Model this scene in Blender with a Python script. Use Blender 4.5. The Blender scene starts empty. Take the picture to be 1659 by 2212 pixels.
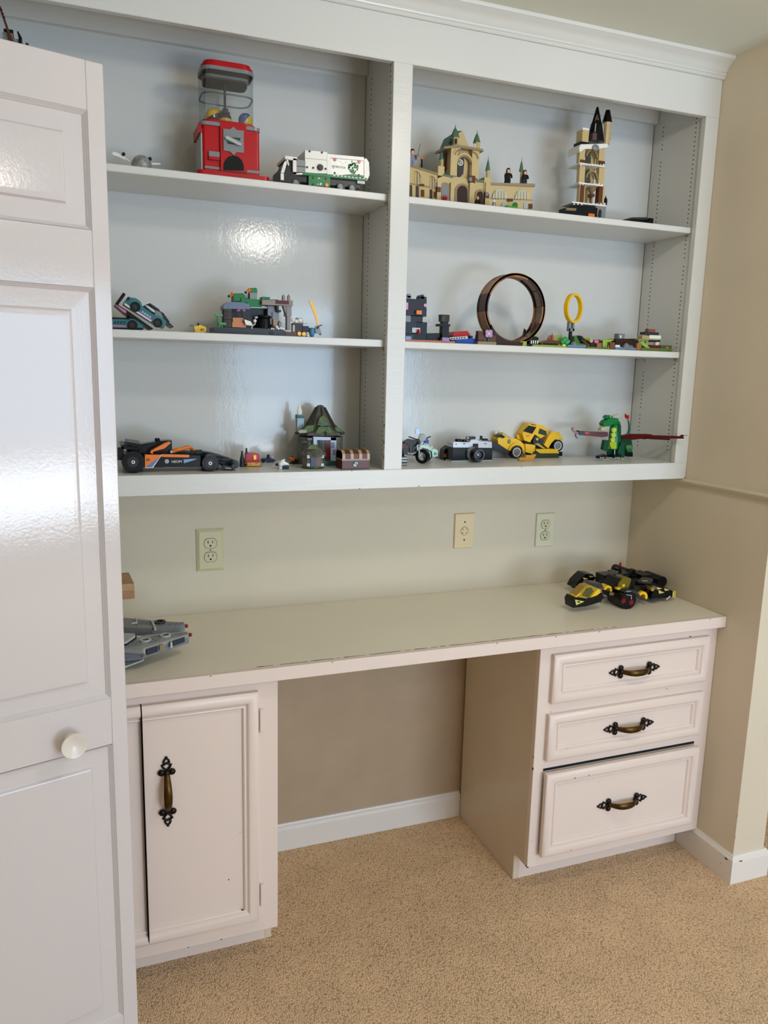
import bpy, math, random
import numpy as np
from mathutils import Matrix, Vector
random.seed(7)
sc = bpy.context.scene
COL = sc.collection

# ------------------------------------------------------------ camera
FPX = 1682.43
CAM = np.array([-0.8640, -1.9295, 1.4869])
YAW, PITCH, ROLL = -0.368209, -0.179401, -0.024761
def _rot(a, b, c):
    ca, sa, cb, sb, cc, s_c = math.cos(a), math.sin(a), math.cos(b), math.sin(b), math.cos(c), math.sin(c)
    rz = np.array([[ca, -sa, 0], [sa, ca, 0], [0, 0, 1]])
    rx = np.array([[1, 0, 0], [0, cb, -sb], [0, sb, cb]])
    ry = np.array([[cc, 0, s_c], [0, 1, 0], [-s_c, 0, cc]])
    return rz @ rx @ ry
ROT = _rot(YAW, PITCH, ROLL)
cd = bpy.data.cameras.new('camera')
cam = bpy.data.objects.new('camera', cd)
COL.objects.link(cam)
cd.sensor_fit = 'HORIZONTAL'
cd.sensor_width = 36.0
cd.lens = FPX / 1659.0 * 36.0
cd.clip_start = 0.02
_m = Matrix.Identity(4)
for i in range(3):
    _m[i][0], _m[i][1], _m[i][2], _m[i][3] = ROT[i, 0], ROT[i, 2], -ROT[i, 1], CAM[i]
cam.matrix_world = _m
sc.camera = cam

# ------------------------------------------------------------ world, lights, exposure
sc.view_settings.view_transform = 'Standard'
sc.view_settings.look = 'None'
sc.view_settings.gamma = 1.0
sc.view_settings.use_curve_mapping = False
sc.view_settings.exposure = 0.72
w = bpy.data.worlds.new('daylight')
sc.world = w
w.use_nodes = True
w.node_tree.nodes['Background'].inputs[0].default_value = (0.75, 0.87, 1.0, 1)
w.node_tree.nodes['Background'].inputs[1].default_value = 0.6

def area(name, loc, size, power, color, rot):
    l = bpy.data.lights.new(name, 'AREA')
    l.shape = 'RECTANGLE'
    l.size, l.size_y = size
    l.energy = power
    l.color = color
    o = bpy.data.objects.new(name, l)
    COL.objects.link(o)
    o.location = loc
    o.rotation_euler = rot
    return o
# daylight entering by the window behind the camera: the bare lower sash and the shaded upper one
area('daylight_lower_sash', (1.15, -4.22, 0.57), (1.7, 0.48), 28, (0.74, 0.86, 1.0), (math.radians(90), 0, 0))
area('daylight_upper_sash', (1.15, -4.22, 1.45), (1.7, 1.14), 26, (0.45, 0.70, 1.0), (math.radians(90), 0, 0))
LAMP_FAR, LAMP_NEAR = 20.0, 36.0     # strength of the glass of the two ceiling lamps
LAMP_COL = (1.0, 0.925, 0.83)

# ------------------------------------------------------------ helpers
def at(px, py, Y):
    """point of the photograph's ray (px, py) on the plane y = Y"""
    d = ROT @ np.array([(px - 829.5) / FPX, 1.0, -(py - 1106.0) / FPX])
    return CAM + d * ((Y - CAM[1]) / d[1])
def atz(px, py, Z):
    d = ROT @ np.array([(px - 829.5) / FPX, 1.0, -(py - 1106.0) / FPX])
    return CAM + d * ((Z - CAM[2]) / d[2])

def lin(c):
    c = c / 255.0
    return c / 12.92 if c <= 0.04045 else ((c + 0.055) / 1.055) ** 2.4
MATS = {}
def mat(name, rgb, rough=0.4, metal=0.0, bump=None, trans=0.0, ior=1.45, coat=0.0, vary=0.0, vscale=6.0, spec=0.5, emit=0.0):
    if name in MATS:
        return MATS[name]
    m = bpy.data.materials.new(name)
    m.use_nodes = True
    nt = m.node_tree
    b = nt.nodes['Principled BSDF']
    col = (lin(rgb[0]), lin(rgb[1]), lin(rgb[2]), 1)
    b.inputs['Base Color'].default_value = col
    b.inputs['Roughness'].default_value = rough
    b.inputs['Metallic'].default_value = metal
    b.inputs['IOR'].default_value = ior
    b.inputs['Transmission Weight'].default_value = trans
    b.inputs['Coat Weight'].default_value = coat
    b.inputs['Specular IOR Level'].default_value = spec
    if emit:
        b.inputs['Emission Color'].default_value = col
        b.inputs['Emission Strength'].default_value = emit
    tc = nt.nodes.new('ShaderNodeTexCoord')
    if vary:
        n = nt.nodes.new('ShaderNodeTexNoise')
        n.inputs['Scale'].default_value = vscale
        n.inputs['Detail'].default_value = 6
        nt.links.new(tc.outputs['Object'], n.inputs['Vector'])
        r = nt.nodes.new('ShaderNodeMapRange')
        r.inputs[1].default_value, r.inputs[2].default_value = 0.3, 0.7
        r.inputs[3].default_value, r.inputs[4].default_value = 1 - vary, 1 + vary
        nt.links.new(n.outputs['Fac'], r.inputs[0])
        mx = nt.nodes.new('ShaderNodeMix')
        mx.data_type = 'RGBA'
        mx.blend_type = 'MULTIPLY'
        mx.inputs[0].default_value = 1
        mx.inputs[6].default_value = col
        nt.links.new(r.outputs[0], mx.inputs[7])
        nt.links.new(mx.outputs[2], b.inputs['Base Color'])
    if bump:
        prev = None
        for (scale, strength, dist, stretch) in bump:
            mp = nt.nodes.new('ShaderNodeMapping')
            mp.inputs['Scale'].default_value = stretch
            nt.links.new(tc.outputs['Object'], mp.inputs['Vector'])
            n = nt.nodes.new('ShaderNodeTexNoise')
            n.inputs['Scale'].default_value = scale
            n.inputs['Detail'].default_value = 3
            nt.links.new(mp.outputs[0], n.inputs['Vector'])
            bp = nt.nodes.new('ShaderNodeBump')
            bp.inputs['Strength'].default_value = strength
            bp.inputs['Distance'].default_value = dist
            nt.links.new(n.outputs['Fac'], bp.inputs['Height'])
            if prev:
                nt.links.new(prev.outputs[0], bp.inputs['Normal'])
            prev = bp
        nt.links.new(prev.outputs[0], b.inputs['Normal'])
    MATS[name] = m
    return m

# --- shapes: every function returns (verts, faces)
def S_join(*shapes):
    V, F = [], []
    for v, f in shapes:
        o = len(V)
        V += [tuple(p) for p in v]
        F += [tuple(i + o for i in q) for q in f]
    return V, F
def S_box(x0, x1, y0, y1, z0, z1):
    x0, x1 = min(x0, x1), max(x0, x1); y0, y1 = min(y0, y1), max(y0, y1); z0, z1 = min(z0, z1), max(z0, z1)
    v = [(x0, y0, z0), (x1, y0, z0), (x1, y1, z0), (x0, y1, z0), (x0, y0, z1), (x1, y0, z1), (x1, y1, z1), (x0, y1, z1)]
    return v, [(0, 3, 2, 1), (4, 5, 6, 7), (0, 1, 5, 4), (1, 2, 6, 5), (2, 3, 7, 6), (3, 0, 4, 7)]
def S_prism(poly, axis, a, b):
    """poly: 2D points; axis 'x': (y,z), 'y': (x,z), 'z': (x,y); extruded from a to b"""
    def P(p, t):
        return {'x': (t, p[0], p[1]), 'y': (p[0], t, p[1]), 'z': (p[0], p[1], t)}[axis]
    n = len(poly)
    v = [P(p, a) for p in poly] + [P(p, b) for p in poly]
    f = [tuple(range(n))[::-1], tuple(range(n, 2 * n))]
    f += [(i, (i + 1) % n, n + (i + 1) % n, n + i) for i in range(n)]
    return v, f
def S_rev(profile, origin, axis='z', seg=20, a0=0.0, a1=2 * math.pi, sx=1.0, sy=1.0):
    """profile: (radius, height) revolved about an axis through origin"""
    full = abs(a1 - a0 - 2 * math.pi) < 1e-6
    n = seg if full else seg + 1
    v, f = [], []
    for r, h in profile:
        for k in range(n):
            t = a0 + (a1 - a0) * k / seg
            c, s_ = r * math.cos(t) * sx, r * math.sin(t) * sy
            p = {'z': (c, s_, h), 'y': (c, h, s_), 'x': (h, c, s_)}[axis]
            v.append((p[0] + origin[0], p[1] + origin[1], p[2] + origin[2]))
    for i in range(len(profile) - 1):
        for k in range(n if full else n - 1):
            a = i * n + k; b = i * n + (k + 1) % n
            f.append((a, b, b + n, a + n))
    if profile[0][0] > 1e-9: f.append(tuple(range(n))[::-1])
    if profile[-1][0] > 1e-9: f.append(tuple(range((len(profile) - 1) * n, len(profile) * n)))
    return v, f
def S_ball(c, r, seg=14, sx=1, sy=1, sz=1):
    rings = max(6, seg // 2)
    pr = [(max(r * math.sin(math.pi * i / rings), 1e-6), -r * sz * math.cos(math.pi * i / rings)) for i in range(rings + 1)]
    return S_rev(pr, c, 'z', seg, sx=sx, sy=sy)
def S_cyl(c, r, a, b, axis='y', seg=20, chamfer=0.0):
    if chamfer:
        return S_rev([(r - chamfer, a), (r, a + chamfer), (r, b - chamfer), (r - chamfer, b)], c, axis, seg)
    return S_rev([(r, a), (r, b)], c, axis, seg)
def S_ring(c, r0, r1, a, b, axis='y', seg=28, a0=0.0, a1=2 * math.pi):
    n = seg
    full = abs(a1 - a0 - 2 * math.pi) < 1e-6
    m = n if full else n + 1
    v, f = [], []
    for (r, h) in ((r0, a), (r1, a), (r1, b), (r0, b)):
        for k in range(m):
            t = a0 + (a1 - a0) * k / n
            cc, s_ = r * math.cos(t), r * math.sin(t)
            p = {'z': (cc, s_, h), 'y': (cc, h, s_), 'x': (h, cc, s_)}[axis]
            v.append((p[0] + c[0], p[1] + c[1], p[2] + c[2]))
    for i in range(4):
        for k in range(m if full else m - 1):
            a_ = i * m + k; b_ = i * m + (k + 1) % m
            j = ((i + 1) % 4) * m
            f.append((a_, b_, j + (k + 1) % m, j + k))
    if not full:
        f.append((0, m, 2 * m, 3 * m)); f.append((m - 1, 4 * m - 1, 3 * m - 1, 2 * m - 1))
    return v, f
def S_tube(path, r, seg=8, closed=False, flat=None):
    """tube along a 3D path; r number or list; flat=(a,b) gives an elliptic section"""
    path = [Vector(p) for p in path]
    n = len(path)
    rs = r if isinstance(r, (list, tuple)) else [r] * n
    v, f = [], []
    up = Vector((0.03, -1, 0.02)).normalized()
    for i, p in enumerate(path):
        a = path[(i - 1) % n] if (closed or i > 0) else p
        b = path[(i + 1) % n] if (closed or i < n - 1) else p
        t = (b - a).normalized()
        u = up - t * up.dot(t)
        if u.length < 1e-3: u = Vector((1, 0, 0)) - t * t.x
        u.normalize(); q = t.cross(u)
        fa, fb = flat if flat else (1, 1)
        for k in range(seg):
            g = 2 * math.pi * k / seg
            v.append(tuple(p + u * (rs[i] * fa * math.cos(g)) + q * (rs[i] * fb * math.sin(g))))
    m = n if closed else n - 1
    for i in range(m):
        j = (i + 1) % n
        for k in range(seg):
            f.append((i * seg + k, i * seg + (k + 1) % seg, j * seg + (k + 1) % seg, j * seg + k))
    if not closed:
        f.append(tuple(range(seg))[::-1]); f.append(tuple(range((n - 1) * seg, n * seg)))
    return v, f
def S_frame(x0, x1, z0, z1, prof, sides=(1, 1, 1, 1), cap=True):
    """mitred rectangular moulding facing -y. prof: list of (inset, y). sides: left, right, bottom, top insets on/off"""
    v, f = [], []
    for ins, y in prof:
        a, b, c, d = x0 + ins * sides[0], x1 - ins * sides[1], z0 + ins * sides[2], z1 - ins * sides[3]
        v += [(a, y, c), (b, y, c), (b, y, d), (a, y, d)]
    for i in range(len(prof) - 1):
        for k in range(4):
            p, q = i * 4 + k, i * 4 + (k + 1) % 4
            f.append((p, q, q + 4, p + 4))
    if cap:
        n = (len(prof) - 1) * 4
        f.append((n, n + 1, n + 2, n + 3))
    return v, f
def S_move(s, d):
    return [(p[0] + d[0], p[1] + d[1], p[2] + d[2]) for p in s[0]], s[1]
def S_turn(s, M):
    return [tuple(M @ Vector(p)) for p in s[0]], s[1]

def mesh_obj(name, shape, m, parent=None, base=(0, 0, 0), smooth=False, bevel=0.0, seg=1):
    me = bpy.data.meshes.new(name)
    v = [(p[0] - base[0], p[1] - base[1], p[2] - base[2]) for p in shape[0]]
    me.from_pydata(v, [], shape[1])
    me.update()
    import bmesh
    bm = bmesh.new(); bm.from_mesh(me)
    bmesh.ops.recalc_face_normals(bm, faces=bm.faces)
    bm.to_mesh(me); bm.free()
    me.materials.append(m)
    o = bpy.data.objects.new(name, me)
    COL.objects.link(o)
    if parent is not None:
        o.parent = parent
    else:
        o.location = base
    if smooth:
        for p in me.polygons: p.use_smooth = True
        try:
            me.set_sharp_from_angle(angle=math.radians(38))
        except Exception:
            pass
    if bevel:
        b = o.modifiers.new('bevel', 'BEVEL')
        b.width = bevel; b.segments = seg; b.limit_method = 'ANGLE'; b.angle_limit = math.radians(50)
        b.harden_normals = False
    return o
def empty(name, loc, label=None, cat=None, group=None):
    o = bpy.data.objects.new(name, None)
    o.empty_display_size = 0.02
    COL.objects.link(o)
    o.location = loc
    if label: o['label'] = label
    if cat: o['category'] = cat
    if group: o['group'] = group
    return o
def tag(o, label, cat, group=None):
    o['label'] = label; o['category'] = cat
    if group: o['group'] = group
    return o
def struct(o, label=None):
    o['kind'] = 'structure'
    if label: o['label'] = label
    return o

# ------------------------------------------------------------ surface materials
brush_v = [(60, 0.35, 0.002, (1, 1, 0.12)), (240, 0.18, 0.001, (1, 1, 0.3))]
brush_h = [(60, 0.32, 0.002, (0.15, 1, 1)), (220, 0.2, 0.001, (0.4, 1, 1))]
M_WHITE = mat('white_gloss_paint', (216, 216, 211), 0.28, bump=brush_h)
M_DOOR = mat('white_door_paint', (216, 208, 206), 0.09, bump=[(90, 0.05, 0.0015, (1, 1, 0.25)), (230, 0.16, 0.0007, (1, 1, 0.8)), (520, 0.12, 0.0004, (1, 1, 0.5))])
M_BACKP = mat('white_panel_paint', (210, 211, 208), 0.08, bump=[(45, 0.10, 0.002, (1, 1, 0.25)), (200, 0.2, 0.0007, (1, 1, 0.6))])
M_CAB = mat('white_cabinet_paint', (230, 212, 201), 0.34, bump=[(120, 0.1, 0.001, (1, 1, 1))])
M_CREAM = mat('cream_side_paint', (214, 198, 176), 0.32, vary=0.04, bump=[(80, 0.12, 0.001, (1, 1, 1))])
M_DESK = mat('cream_desktop_laminate', (232, 223, 204), 0.3, vary=0.03, vscale=3, bump=[(30, 0.05, 0.001, (1, 1, 1))])
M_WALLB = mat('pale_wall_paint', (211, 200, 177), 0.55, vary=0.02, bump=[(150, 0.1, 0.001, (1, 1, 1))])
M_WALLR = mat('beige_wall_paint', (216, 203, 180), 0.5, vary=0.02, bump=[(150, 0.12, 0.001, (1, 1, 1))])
M_WALLK = mat('kneehole_wall_shaded', (178, 156, 129), 0.6, vary=0.05, vscale=8)  # wall colour lowered to carry the desk's shadow in the kneehole
M_CEIL = mat('ceiling_paint', (226, 227, 214), 0.8, vary=0.01)
M_BASE = mat('white_baseboard_paint', (230, 222, 214), 0.35)
M_CHIP = mat('bare_dark_wood', (62, 44, 32), 0.7)
M_DARK = mat('dark_gap', (14, 12, 12), 0.8)
M_BRONZE = mat('dark_bronze', (38, 29, 24), 0.35, metal=0.75)
M_BRASS = mat('aged_brass', (82, 60, 28), 0.36, metal=0.9, vary=0.3, vscale=60)
M_IVORY = mat('ivory_plastic', (206, 198, 160), 0.35)
M_ALMOND = mat('almond_plastic', (224, 204, 160), 0.35)
M_STEEL = mat('painted_shelf_clip', (200, 196, 186), 0.3, metal=0.3)

# carpet: looped pile as fine relief
def carpet():
    m = bpy.data.materials.new('beige_loop_carpet')
    m.use_nodes = True
    nt = m.node_tree; b = nt.nodes['Principled BSDF']
    b.inputs['Roughness'].default_value = 0.95
    b.inputs['Specular IOR Level'].default_value = 0.1
    tc = nt.nodes.new('ShaderNodeTexCoord')
    n0 = nt.nodes.new('ShaderNodeTexNoise'); n0.inputs['Scale'].default_value = 55
    ad = nt.nodes.new('ShaderNodeVectorMath'); ad.operation = 'MULTIPLY_ADD'
    ad.inputs[1].default_value = (0.003, 0.003, 0)
    nt.links.new(tc.outputs['Object'], n0.inputs['Vector'])
    nt.links.new(n0.outputs['Color'], ad.inputs[0]); nt.links.new(tc.outputs['Object'], ad.inputs[2])
    mp = nt.nodes.new('ShaderNodeMapping'); mp.inputs['Scale'].default_value = (1.0, 0.72, 1); mp.inputs['Rotation'].default_value = (0, 0, 0.5)
    nt.links.new(ad.outputs[0], mp.inputs['Vector'])
    vo = nt.nodes.new('ShaderNodeTexVoronoi'); vo.inputs['Scale'].default_value = 235; vo.inputs['Randomness'].default_value = 0.7
    nt.links.new(mp.outputs[0], vo.inputs['Vector'])
    rp = nt.nodes.new('ShaderNodeValToRGB')
    e = rp.color_ramp.elements
    e[0].position, e[0].color = 0.0, (lin(244), lin(210), lin(172), 1)
    e[1].position, e[1].color = 1.0, (lin(150), lin(118), lin(88), 1)
    e2 = rp.color_ramp.elements.new(0.5); e2.color = (lin(228), lin(193), lin(155), 1)
    nt.links.new(vo.outputs['Distance'], rp.inputs['Fac'])
    n1 = nt.nodes.new('ShaderNodeTexNoise'); n1.inputs['Scale'].default_value = 9; n1.inputs['Detail'].default_value = 4
    nt.links.new(tc.outputs['Object'], n1.inputs['Vector'])
    mr = nt.nodes.new('ShaderNodeMapRange'); mr.inputs[1].default_value = .3; mr.inputs[2].default_value = .7; mr.inputs[3].default_value = .92; mr.inputs[4].default_value = 1.06
    nt.links.new(n1.outputs['Fac'], mr.inputs[0])
    mx = nt.nodes.new('ShaderNodeMix'); mx.data_type = 'RGBA'; mx.blend_type = 'MULTIPLY'; mx.inputs[0].default_value = 1
    nt.links.new(rp.outputs[0], mx.inputs[6]); nt.links.new(mr.outputs[0], mx.inputs[7])
    nt.links.new(mx.outputs[2], b.inputs['Base Color'])
    bp = nt.nodes.new('ShaderNodeBump'); bp.invert = True
    bp.inputs['Strength'].default_value = 0.75; bp.inputs['Distance'].default_value = 0.004
    nt.links.new(vo.outputs['Distance'], bp.inputs['Height'])
    nt.links.new(bp.outputs[0], b.inputs['Normal'])
    return m
M_CARPET = carpet()

# ------------------------------------------------------------ main dimensions (metres)
XS1, XS2, XO, XR = -0.1228, -0.0718, 0.8454, 0.8935
XL = -1.088
XOL = -1.040
ZT, ZB, ZF, ZC, ZCEIL = 2.2305, 1.2267, 1.1764, 2.3328, 2.384
YW, YI = 0.2493, 0.2408
XI1, XI2 = -0.1103, 0.8572
XI1R = -0.0843
YD, ZD, ZD2 = -0.2242, 0.7934, 0.7607
YB, YT, ZK = -0.1944, -0.1214, 0.0851
XB1, XB2 = -0.4568, 0.2745
YC, XP = -0.3429, 1.013
YSH = 0.0241
RX0, RX1, RY0, RY1 = -2.3, 2.7, -4.25, 1.7

# ------------------------------------------------------------ room shell
struct(mesh_obj('floor', S_box(RX0, RX1, RY0, RY1, -0.06, 0.0), M_CARPET), 'beige looped carpet floor')
struct(mesh_obj('ceiling', S_box(RX0, RX1, RY0, RY1, ZCEIL, ZCEIL + 0.06), M_CEIL), 'off-white flat ceiling')
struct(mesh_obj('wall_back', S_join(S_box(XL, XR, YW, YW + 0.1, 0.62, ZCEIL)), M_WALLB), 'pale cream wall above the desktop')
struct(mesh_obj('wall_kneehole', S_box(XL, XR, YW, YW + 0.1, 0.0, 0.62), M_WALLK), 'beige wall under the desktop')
struct(mesh_obj('wall_right', S_box(XR, XP, YC, RY1, 0.0, ZCEIL), M_WALLR), 'beige wall return right of the built-ins')
struct(mesh_obj('wall_left', S_join(S_box(XL - 0.12, XL, YC, YW + 0.1, 0.0, ZCEIL), S_box(RX0, XL - 0.12, YC, YC + 0.1, 0, ZCEIL)), M_WALLR), 'beige wall return behind the folding door')
struct(mesh_obj('wall_far_left', S_box(RX0 - 0.1, RX0, RY0, YC + 0.1, 0, ZCEIL), M_WALLR))
struct(mesh_obj('wall_far_right', S_box(RX1, RX1 + 0.1, RY0, RY1, 0, ZCEIL), M_WALLR))
struct(mesh_obj('wall_passage', S_box(XP, RX1, RY1, RY1 + 0.1, 0, ZCEIL), M_WALLR))
# wall behind the camera with its window opening
WX0, WX1, WZ0, WZ1 = 0.28, 2.02, 0.36, 2.04
struct(mesh_obj('wall_window', S_join(S_box(RX0, WX0, RY0 - 0.1, RY0, 0, ZCEIL), S_box(WX1, RX1, RY0 - 0.1, RY0, 0, ZCEIL),
       S_box(WX0, WX1, RY0 - 0.1, RY0, 0, WZ0), S_box(WX0, WX1, RY0 - 0.1, RY0, WZ1, ZCEIL)), M_WALLR))
win = struct(mesh_obj('window_1', S_join(S_box(WX0 - .06, WX0 + .02, RY0, RY0 + .02, WZ0 - .06, WZ1 + .06), S_box(WX1 - .02, WX1 + .06, RY0, RY0 + .02, WZ0 - .06, WZ1 + .06),
       S_box(WX0, WX1, RY0, RY0 + .02, WZ1 - .02, WZ1 + .06), S_box(WX0, WX1, RY0, RY0 + .03, WZ0 - .06, WZ0 + .01), S_box(WX0, WX1, RY0 - .03, RY0 + .012, 0.815, 0.862)), M_BASE))

# crown moulding along the top of the bookcase
crown = [(0.0, 2.3328), (-0.007, 2.3328), (-0.0095, 2.336), (-0.009, 2.3395), (-0.0125, 2.342), (-0.0135, 2.3455), (-0.011, 2.349),
         (-0.0145, 2.352), (-0.018, 2.358), (-0.0225, 2.3635), (-0.029, 2.3685), (-0.0345, 2.3715), (-0.0375, 2.374), (-0.0415, 2.376), (-0.043, 2.3795), (-0.043, 2.384), (0.0, 2.384)]
struct(mesh_obj('trim_1', S_prism(crown, 'x', XL, XR - 0.0005), M_WHITE, smooth=True), 'white crown moulding above the bookcase')
# chair rail on the right wall return
rail = [(XR + .001, 1.159), (XR - .006, 1.160), (XR - .012, 1.166), (XR - .014, 1.171), (XR - .012, 1.1755), (XR + .001, 1.1775)]
struct(mesh_obj('trim_2', S_join(S_prism(rail, 'y', YC - 0.014, 0.12)), mat('beige_rail_paint', (211, 200, 172), 0.45), smooth=True), 'slim beige chair rail on the right wall')
struct(mesh_obj('trim_3', S_prism([(YC + .001, 1.159), (YC - .006, 1.160), (YC - .012, 1.166), (YC - .014, 1.171), (YC - .012, 1.1755), (YC + .001, 1.1775)], 'x', XR - .014, XP + .01), MATS['beige_rail_paint'], smooth=True))
# baseboards
def base_prof(o, s):
    return [(o, 0), (o + s * .013, 0), (o + s * .013, .070), (o + s * .0115, .0725), (o + s * .0135, .0745), (o + s * .0125, .078), (o + s * .008, .083), (o + s * .0055, .088), (o, .0885)]
struct(mesh_obj('baseboard_back', S_prism(base_prof(YW, -1), 'x', XB1, XB2), M_BASE), 'white baseboard at the back of the kneehole')
def mitre(prof, x0, x1, y0, y1): pass
pr = base_prof(0, 1)
vv, ff = [], []
for (o, z) in pr: vv.append((XR - o, -0.09, z))
for (o, z) in pr: vv.append((XR - o, YC - o, z))
for (o, z) in pr: vv.append((XP + o, YC - o, z))
for (o, z) in pr: vv.append((XP + o, RY1, z))
n = len(pr)
for s_ in range(3):
    for i in range(n):
        ff.append((s_ * n + i, s_ * n + (i + 1) % n, (s_ + 1) * n + (i + 1) % n, (s_ + 1) * n + i))
bbr = struct(mesh_obj('baseboard_right', (vv, ff), M_BASE), 'white baseboard turning the corner of the right wall')
def chips(name, quads, parent, m=None, base=(0, 0, 0)):
    """small patches of missing paint lying 0.3 mm proud: list of (centre, u, v, ru, rv)"""
    sh = []
    for c, u, v_, ru, rv in quads:
        c, u, v_ = Vector(c), Vector(u), Vector(v_)
        n = 7
        nn = u.cross(v_).normalized()
        pts = []
        for k in range(n):
            t = 2 * math.pi * k / n
            g = random.uniform(.6, 1.2)
            pts.append(c + u * (ru * g * math.cos(t)) + v_ * (rv * g * math.sin(t)))
        vs = [tuple(p + nn * .00025) for p in pts] + [tuple(p - nn * .0004) for p in pts]
        fs = [tuple(range(n)), tuple(range(n, 2 * n))[::-1]] + [(i, (i + 1) % n, n + (i + 1) % n, n + i) for i in range(n)]
        sh.append((vs, fs))
    o = mesh_obj(name, S_join(*sh), m or M_CHIP, parent, base=base)
    o['kind'] = 'stuff'
    return o
chips('paint_chip', [((XR - .0135, YC + .012, .0715), (0, 1, 0), (0, 0, 1), .008, .003), ((XR - .013, YC + .03, .045), (0, 1, 0), (0, 0, 1), .0018, .0018),
      ((XR + .02, YC - .0135, .0725), (1, 0, 0), (0, 0, 1), .007, .002)], bbr)
chips('paint_chip', [((XR + .0005, YC + .0, .145), (0.7, .7, 0), (0, 0, 1), .0025, .006), ((XR, YC, .215), (.7, .7, 0), (0, 0, 1), .002, .007)], bbr)

# ------------------------------------------------------------ folding closet door (left foreground)
P0 = Vector((-0.809, -0.381, 0)); TH = math.radians(16.25)
DM = Matrix.Translation(P0) @ Matrix.Rotation(TH, 4, 'Z')     # local x along the leaf (0 at right edge, negative to the left), y into the room depth
DW, DT, DH = 0.40, 0.030, 1.998
def dsh(s): return s
door = empty('door_1', P0, 'white panelled folding closet door with round white knob')
door.rotation_euler = (0, 0, TH)
door['kind'] = 'structure'
recs = [(1.720, 1.917), (0.838, 1.620), (0.115, 0.740)]
UL, UR = -DW + 0.031, -0.031
def dpart(name, shape, m=M_DOOR, smooth=False, bevel=0.0):
    return mesh_obj(name, shape, m, door, smooth=smooth, bevel=bevel)
dpart('stile', S_box(UR, 0, 0, DT, 0.015, DH), bevel=.0015)
dpart('stile', S_box(-DW, UL, 0, DT, 0.015, DH), bevel=.0015)
zz = [0.015] + [z for r in reversed(recs) for z in r] + [DH]
for i in range(0, len(zz), 2):
    dpart('rail', S_box(UL, UR, 0, DT, zz[i], zz[i + 1]), bevel=.0012)
for (a, b) in recs:
    prof = [(0.0, -0.0), (0.0022, 0.0022), (0.003, 0.0035), (0.0065, 0.0072), (0.0068, 0.0085), (0.0385, 0.0078), (0.0395, 0.0072), (0.0425, 0.0022), (0.045, 0.0014), (0.052, 0.0012)]
    dpart('panel', S_join(S_frame(UL, UR, a, b, prof), S_box(UL, UR, 0.012, DT - .004, a, b)), smooth=False)
kn = [(0.0001, 0.0), (0.013, 0.0), (0.0105, -0.006), (0.0095, -0.014), (0.014, -0.022), (0.0225, -0.0285), (0.0248, -0.032), (0.0240, -0.0345), (0.021, -0.0338), (0.012, -0.0290), (0.0001, -0.0275)]
kn = [(r, h) for r, h in kn]
dpart('knob', S_rev(kn, (-0.112, 0, 0.773), 'y', 32), mat('white_porcelain_knob', (228, 218, 208), 0.25), smooth=True)

# ------------------------------------------------------------ wall bookcase
bc = empty('wall_bookcase', ((XL + XR) / 2, 0.12, ZF), 'white built-in bookcase of two open bays hung over the desk', 'bookcase')
BB = bc.location.copy()
def bpart(name, shape, m=M_WHITE, bevel=0.0012, **k):
    return mesh_obj(name, shape, m, bc, base=BB, bevel=bevel, **k)
YFT = 0.0185
bpart('top_rail', S_box(XL, XR - .0004, 0, YFT, ZT, ZCEIL - .001))
bpart('bottom_rail', S_box(XL, XR - .0004, 0, YFT, ZF, ZB))
bpart('stile', S_box(XS1, XS2, -0.0002, YFT, ZB, ZT))
bpart('stile', S_box(XO, XR - .0004, -0.0002, YFT, ZB, ZT))
bpart('stile', S_box(XL, XOL, -0.0002, YFT, ZB, ZT))
bpart('divider_panel', S_box(XI1, XI1R, YFT, YI, ZB - .018, ZT + .09))
bpart('side_panel', S_box(XI2, XR - .0004, YFT, YI, ZB - .018, ZT + .09))
bpart('side_panel', S_box(XL, XOL - .012, YFT, YI, ZB - .018, ZT + .09))
bpart('bottom_panel', S_box(XL, XR - .0004, YFT, YI, ZB - .019, ZB))
bpart('top_panel', S_box(XL, XR - .0004, YFT, YI, ZT + .09, ZT + .11))
bpart('back_panel', S_box(XOL - .012, XI1, YI, YW - .0003, ZB - .018, ZT + .09), M_BACKP)
bpart('back_panel', S_box(XI1R, XI2, YI, YW - .0003, ZB - .018, ZT + .09), M_BACKP)
bpart('ledger_strip', S_box(XOL - .012, XI1, YI - .019, YI, 2.270, ZT + .09))
bpart('ledger_strip', S_box(XI1R, XI2, YI - .019, YI, 2.270, ZT + .09))
# rows of peg holes, one part (hundreds, a few pixels each)
hs = []
for x, s_ in ((XI1, -1), (XI2, -1)):
    for y in (0.052, 0.196):
        z = 1.262
        while z < 2.262:
            r = 0.0021
            if random.random() > .04:
                hs.append(S_rev([(r, -.0004), (r, .0003)], (x, y + random.uniform(-.0004, .0004), z), 'x', 6))
            z += 0.0127
hobj = bpart('peg_holes', S_join(*hs), M_DARK, bevel=0)
hobj['kind'] = 'stuff'
chips('paint_chips', [((XS1 + .0002, .004, 1.262), (0, 1, 0), (0, 0, 1), .003, .008), ((XS1 + .0002, .004, 1.30), (0, 1, 0), (0, 0, 1), .003, .006), ((XS1, .004, 1.345), (0, 1, 0), (0, 0, 1), .003, .006),
      ((-0.213, -.0002, ZB - .001), (1, 0, 0), (0, 0, 1), .0025, .0012), ((-0.19, -.0002, ZF + .001), (1, 0, 0), (0, 0, 1), .002, .0012), ((-0.02, -.0002, ZF + .0025), (1, 0, 0), (0, 0, 1), .002, .0018),
      ((XR - .002, -.0002, ZF + .002), (1, 0, 0), (0, 0, 1), .002, .0025), ((0.30, -.0002, ZB - .001), (1, 0, 0), (0, 0, 1), .003, .0008)], bc, base=BB)
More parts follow.
